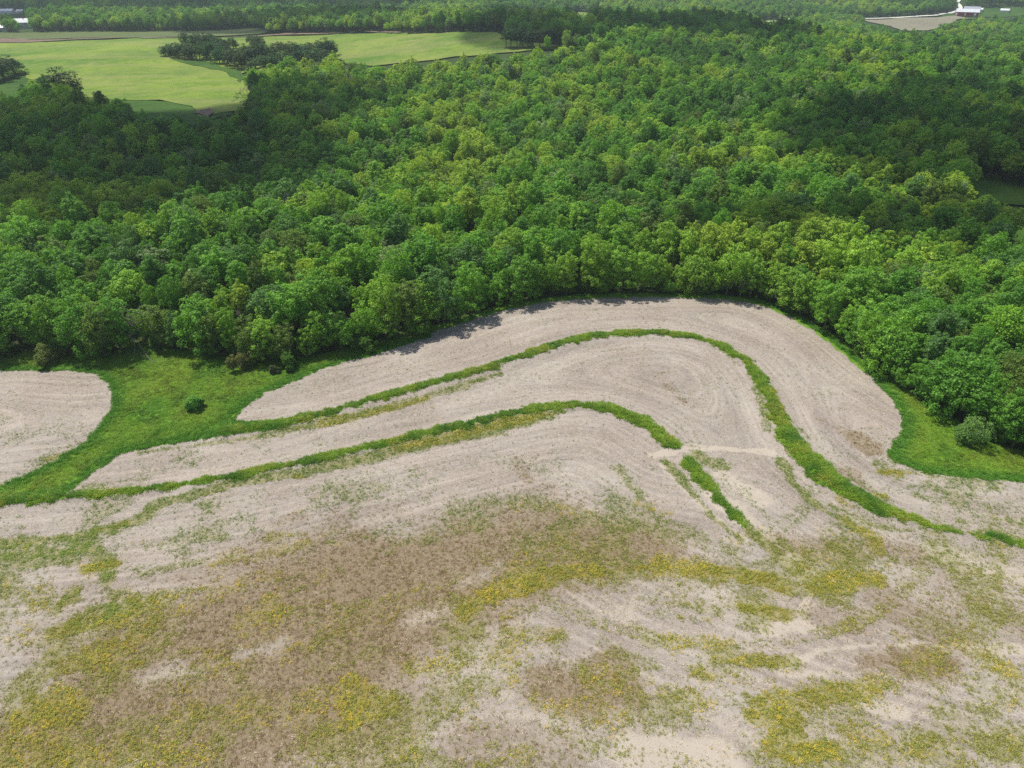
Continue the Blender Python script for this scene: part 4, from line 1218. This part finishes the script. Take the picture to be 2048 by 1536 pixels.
gable_house('farmhouse', (45, 56), 15, 9, 6, 3.6, math.radians(28), M_WHITE, M_TIN, 'white farmhouse half hidden by trees at the far left', 'house',
            windows=((-5, 1.8, 1.1, 1.6), (0, 1.8, 1.1, 1.6), (5, 1.8, 1.1, 1.6), (-4, 4.6, 1.1, 1.5), (4, 4.6, 1.1, 1.5)), chimney=True)
gable_house('shed', (4, 61), 11, 7, 3.2, 2, math.radians(15), M_WHITE, M_TIN, 'pale blue-white shed at the left frame edge near the farmhouse', 'shed', doors=((0, 2.5, 2.5),))
gable_house('barn', (14, 28), 22, 11, 4.5, 2.8, math.radians(10), M_WHITE, M_TIN, 'long pale barn on the tan strip at far left', 'barn', doors=((0, 4, 3.5),))
gable_house('shed', (42, 26.5), 9, 7, 3.2, 2, math.radians(10), M_WHITE, M_TIN, 'small pale shed right of the long far-left barn', 'shed', doors=((0, 2, 2.2),))

# ------------------------------------------------------------------ clouds whose shadows lie on the wood (they float above the frame)
k = NT('cloud')
k.set(k.b.inputs['Base Color'], (0.9, 0.9, 0.9)); k.b.inputs['Roughness'].default_value = 1.0
pos = k.n('ShaderNodeNewGeometry').outputs['Position']
tr = k.n('ShaderNodeBsdfTransparent')
mx = k.n('ShaderNodeMixShader', {0: k.math('MULTIPLY_ADD', k.step(k.noise(pos, 0.02, 4, 0.6), 0.35, 0.6), 0.30, 0.37)})
k.t.links.new(tr.outputs[0], mx.inputs[1]); k.t.links.new(k.b.outputs[0], mx.inputs[2]); k.t.links.new(mx.outputs[0], k.out.inputs['Surface'])
M_CLOUD = k.m

def ico(sub=3):
    import bmesh
    bm = bmesh.new()
    bmesh.ops.create_icosphere(bm, subdivisions=sub, radius=1)
    V = np.array([v.co[:] for v in bm.verts]); Fc = np.array([[v.index for v in f.verts] for f in bm.faces])
    bm.free()
    return V, Fc
ICO = ico(4)
CH = 1150.0
def cloud(lumps, label):
    parts = []
    o = None
    for i, (pu, pv, rx, ry) in enumerate(lumps):
        x, y = gnd(pu, pv)
        z = float(hgt(x, y)) + 12
        c = np.array([x, y, z]) + SUN * ((CH - z) / SUN[2])
        V = ICO[0].copy()
        nz_ = fbm(V[:, 0] * 1.0 + V[:, 2] * .7 + 40 + i * 3, V[:, 1] * 1.0 - V[:, 2] * .5 + 40, .55, i, 4) - .5
        V = V * (1 + .75 * nz_)[:, None]
        parts.append((V * [rx, ry, min(rx, ry) * .45] + c, ICO[1]))
    V, Fc = join(parts)
    link('cloud', mesh_np('cloud', V, Fc, [M_CLOUD], smooth=True), kind='stuff', label=label, category='cloud')
cloud([(60, 430, 95, 50), (280, 410, 70, 45), (450, 350, 48, 45), (-150, 400, 95, 70), (60, 310, 120, 70), (330, 275, 95, 60), (580, 235, 62, 60), (120, 262, 100, 40)], 'broad cloud shading the left wood')
cloud([(600, 50, 150, 80), (780, 48, 150, 80), (950, 46, 110, 70), (1100, 62, 80, 85), (1220, 66, 90, 85), (1330, 66, 90, 80), (1440, 72, 80, 75), (1530, 76, 50, 60)], 'long cloud shading the far ridge')
cloud([(1830, 330, 60, 55), (1950, 300, 70, 60), (2040, 300, 60, 50), (2120, 260, 100, 80)], 'cloud shading the right wood')
cloud([(1600, 500, 34, 14), (1780, 500, 45, 18), (1930, 520, 40, 18), (1450, 500, 26, 8)], 'thin cloud shading the wood right of the middle')
cloud([(60, 35, 260, 190), (330, 22, 230, 160), (-200, 40, 260, 200), (700, 14, 140, 120)], 'cloud shading the far left hills')

# ------------------------------------------------------------------ air
k = NT('haze')
k.t.nodes.remove(k.b)
pv_ = k.n('ShaderNodeVolumePrincipled', {'Color': (0.80, 0.90, 1.0), 'Density': 0.00011, 'Anisotropy': 0.3})
k.t.links.new(pv_.outputs[0], k.out.inputs['Volume'])
V, Fc = box(-5600, 5600, -1300, 7900, -60, 96)
HAZE = link('haze', mesh_np('haze', V, Fc, [k.m]), kind='stuff', label='thin pale blue air over the whole valley', category='haze')
print('trees', n, 'single', single.sum())
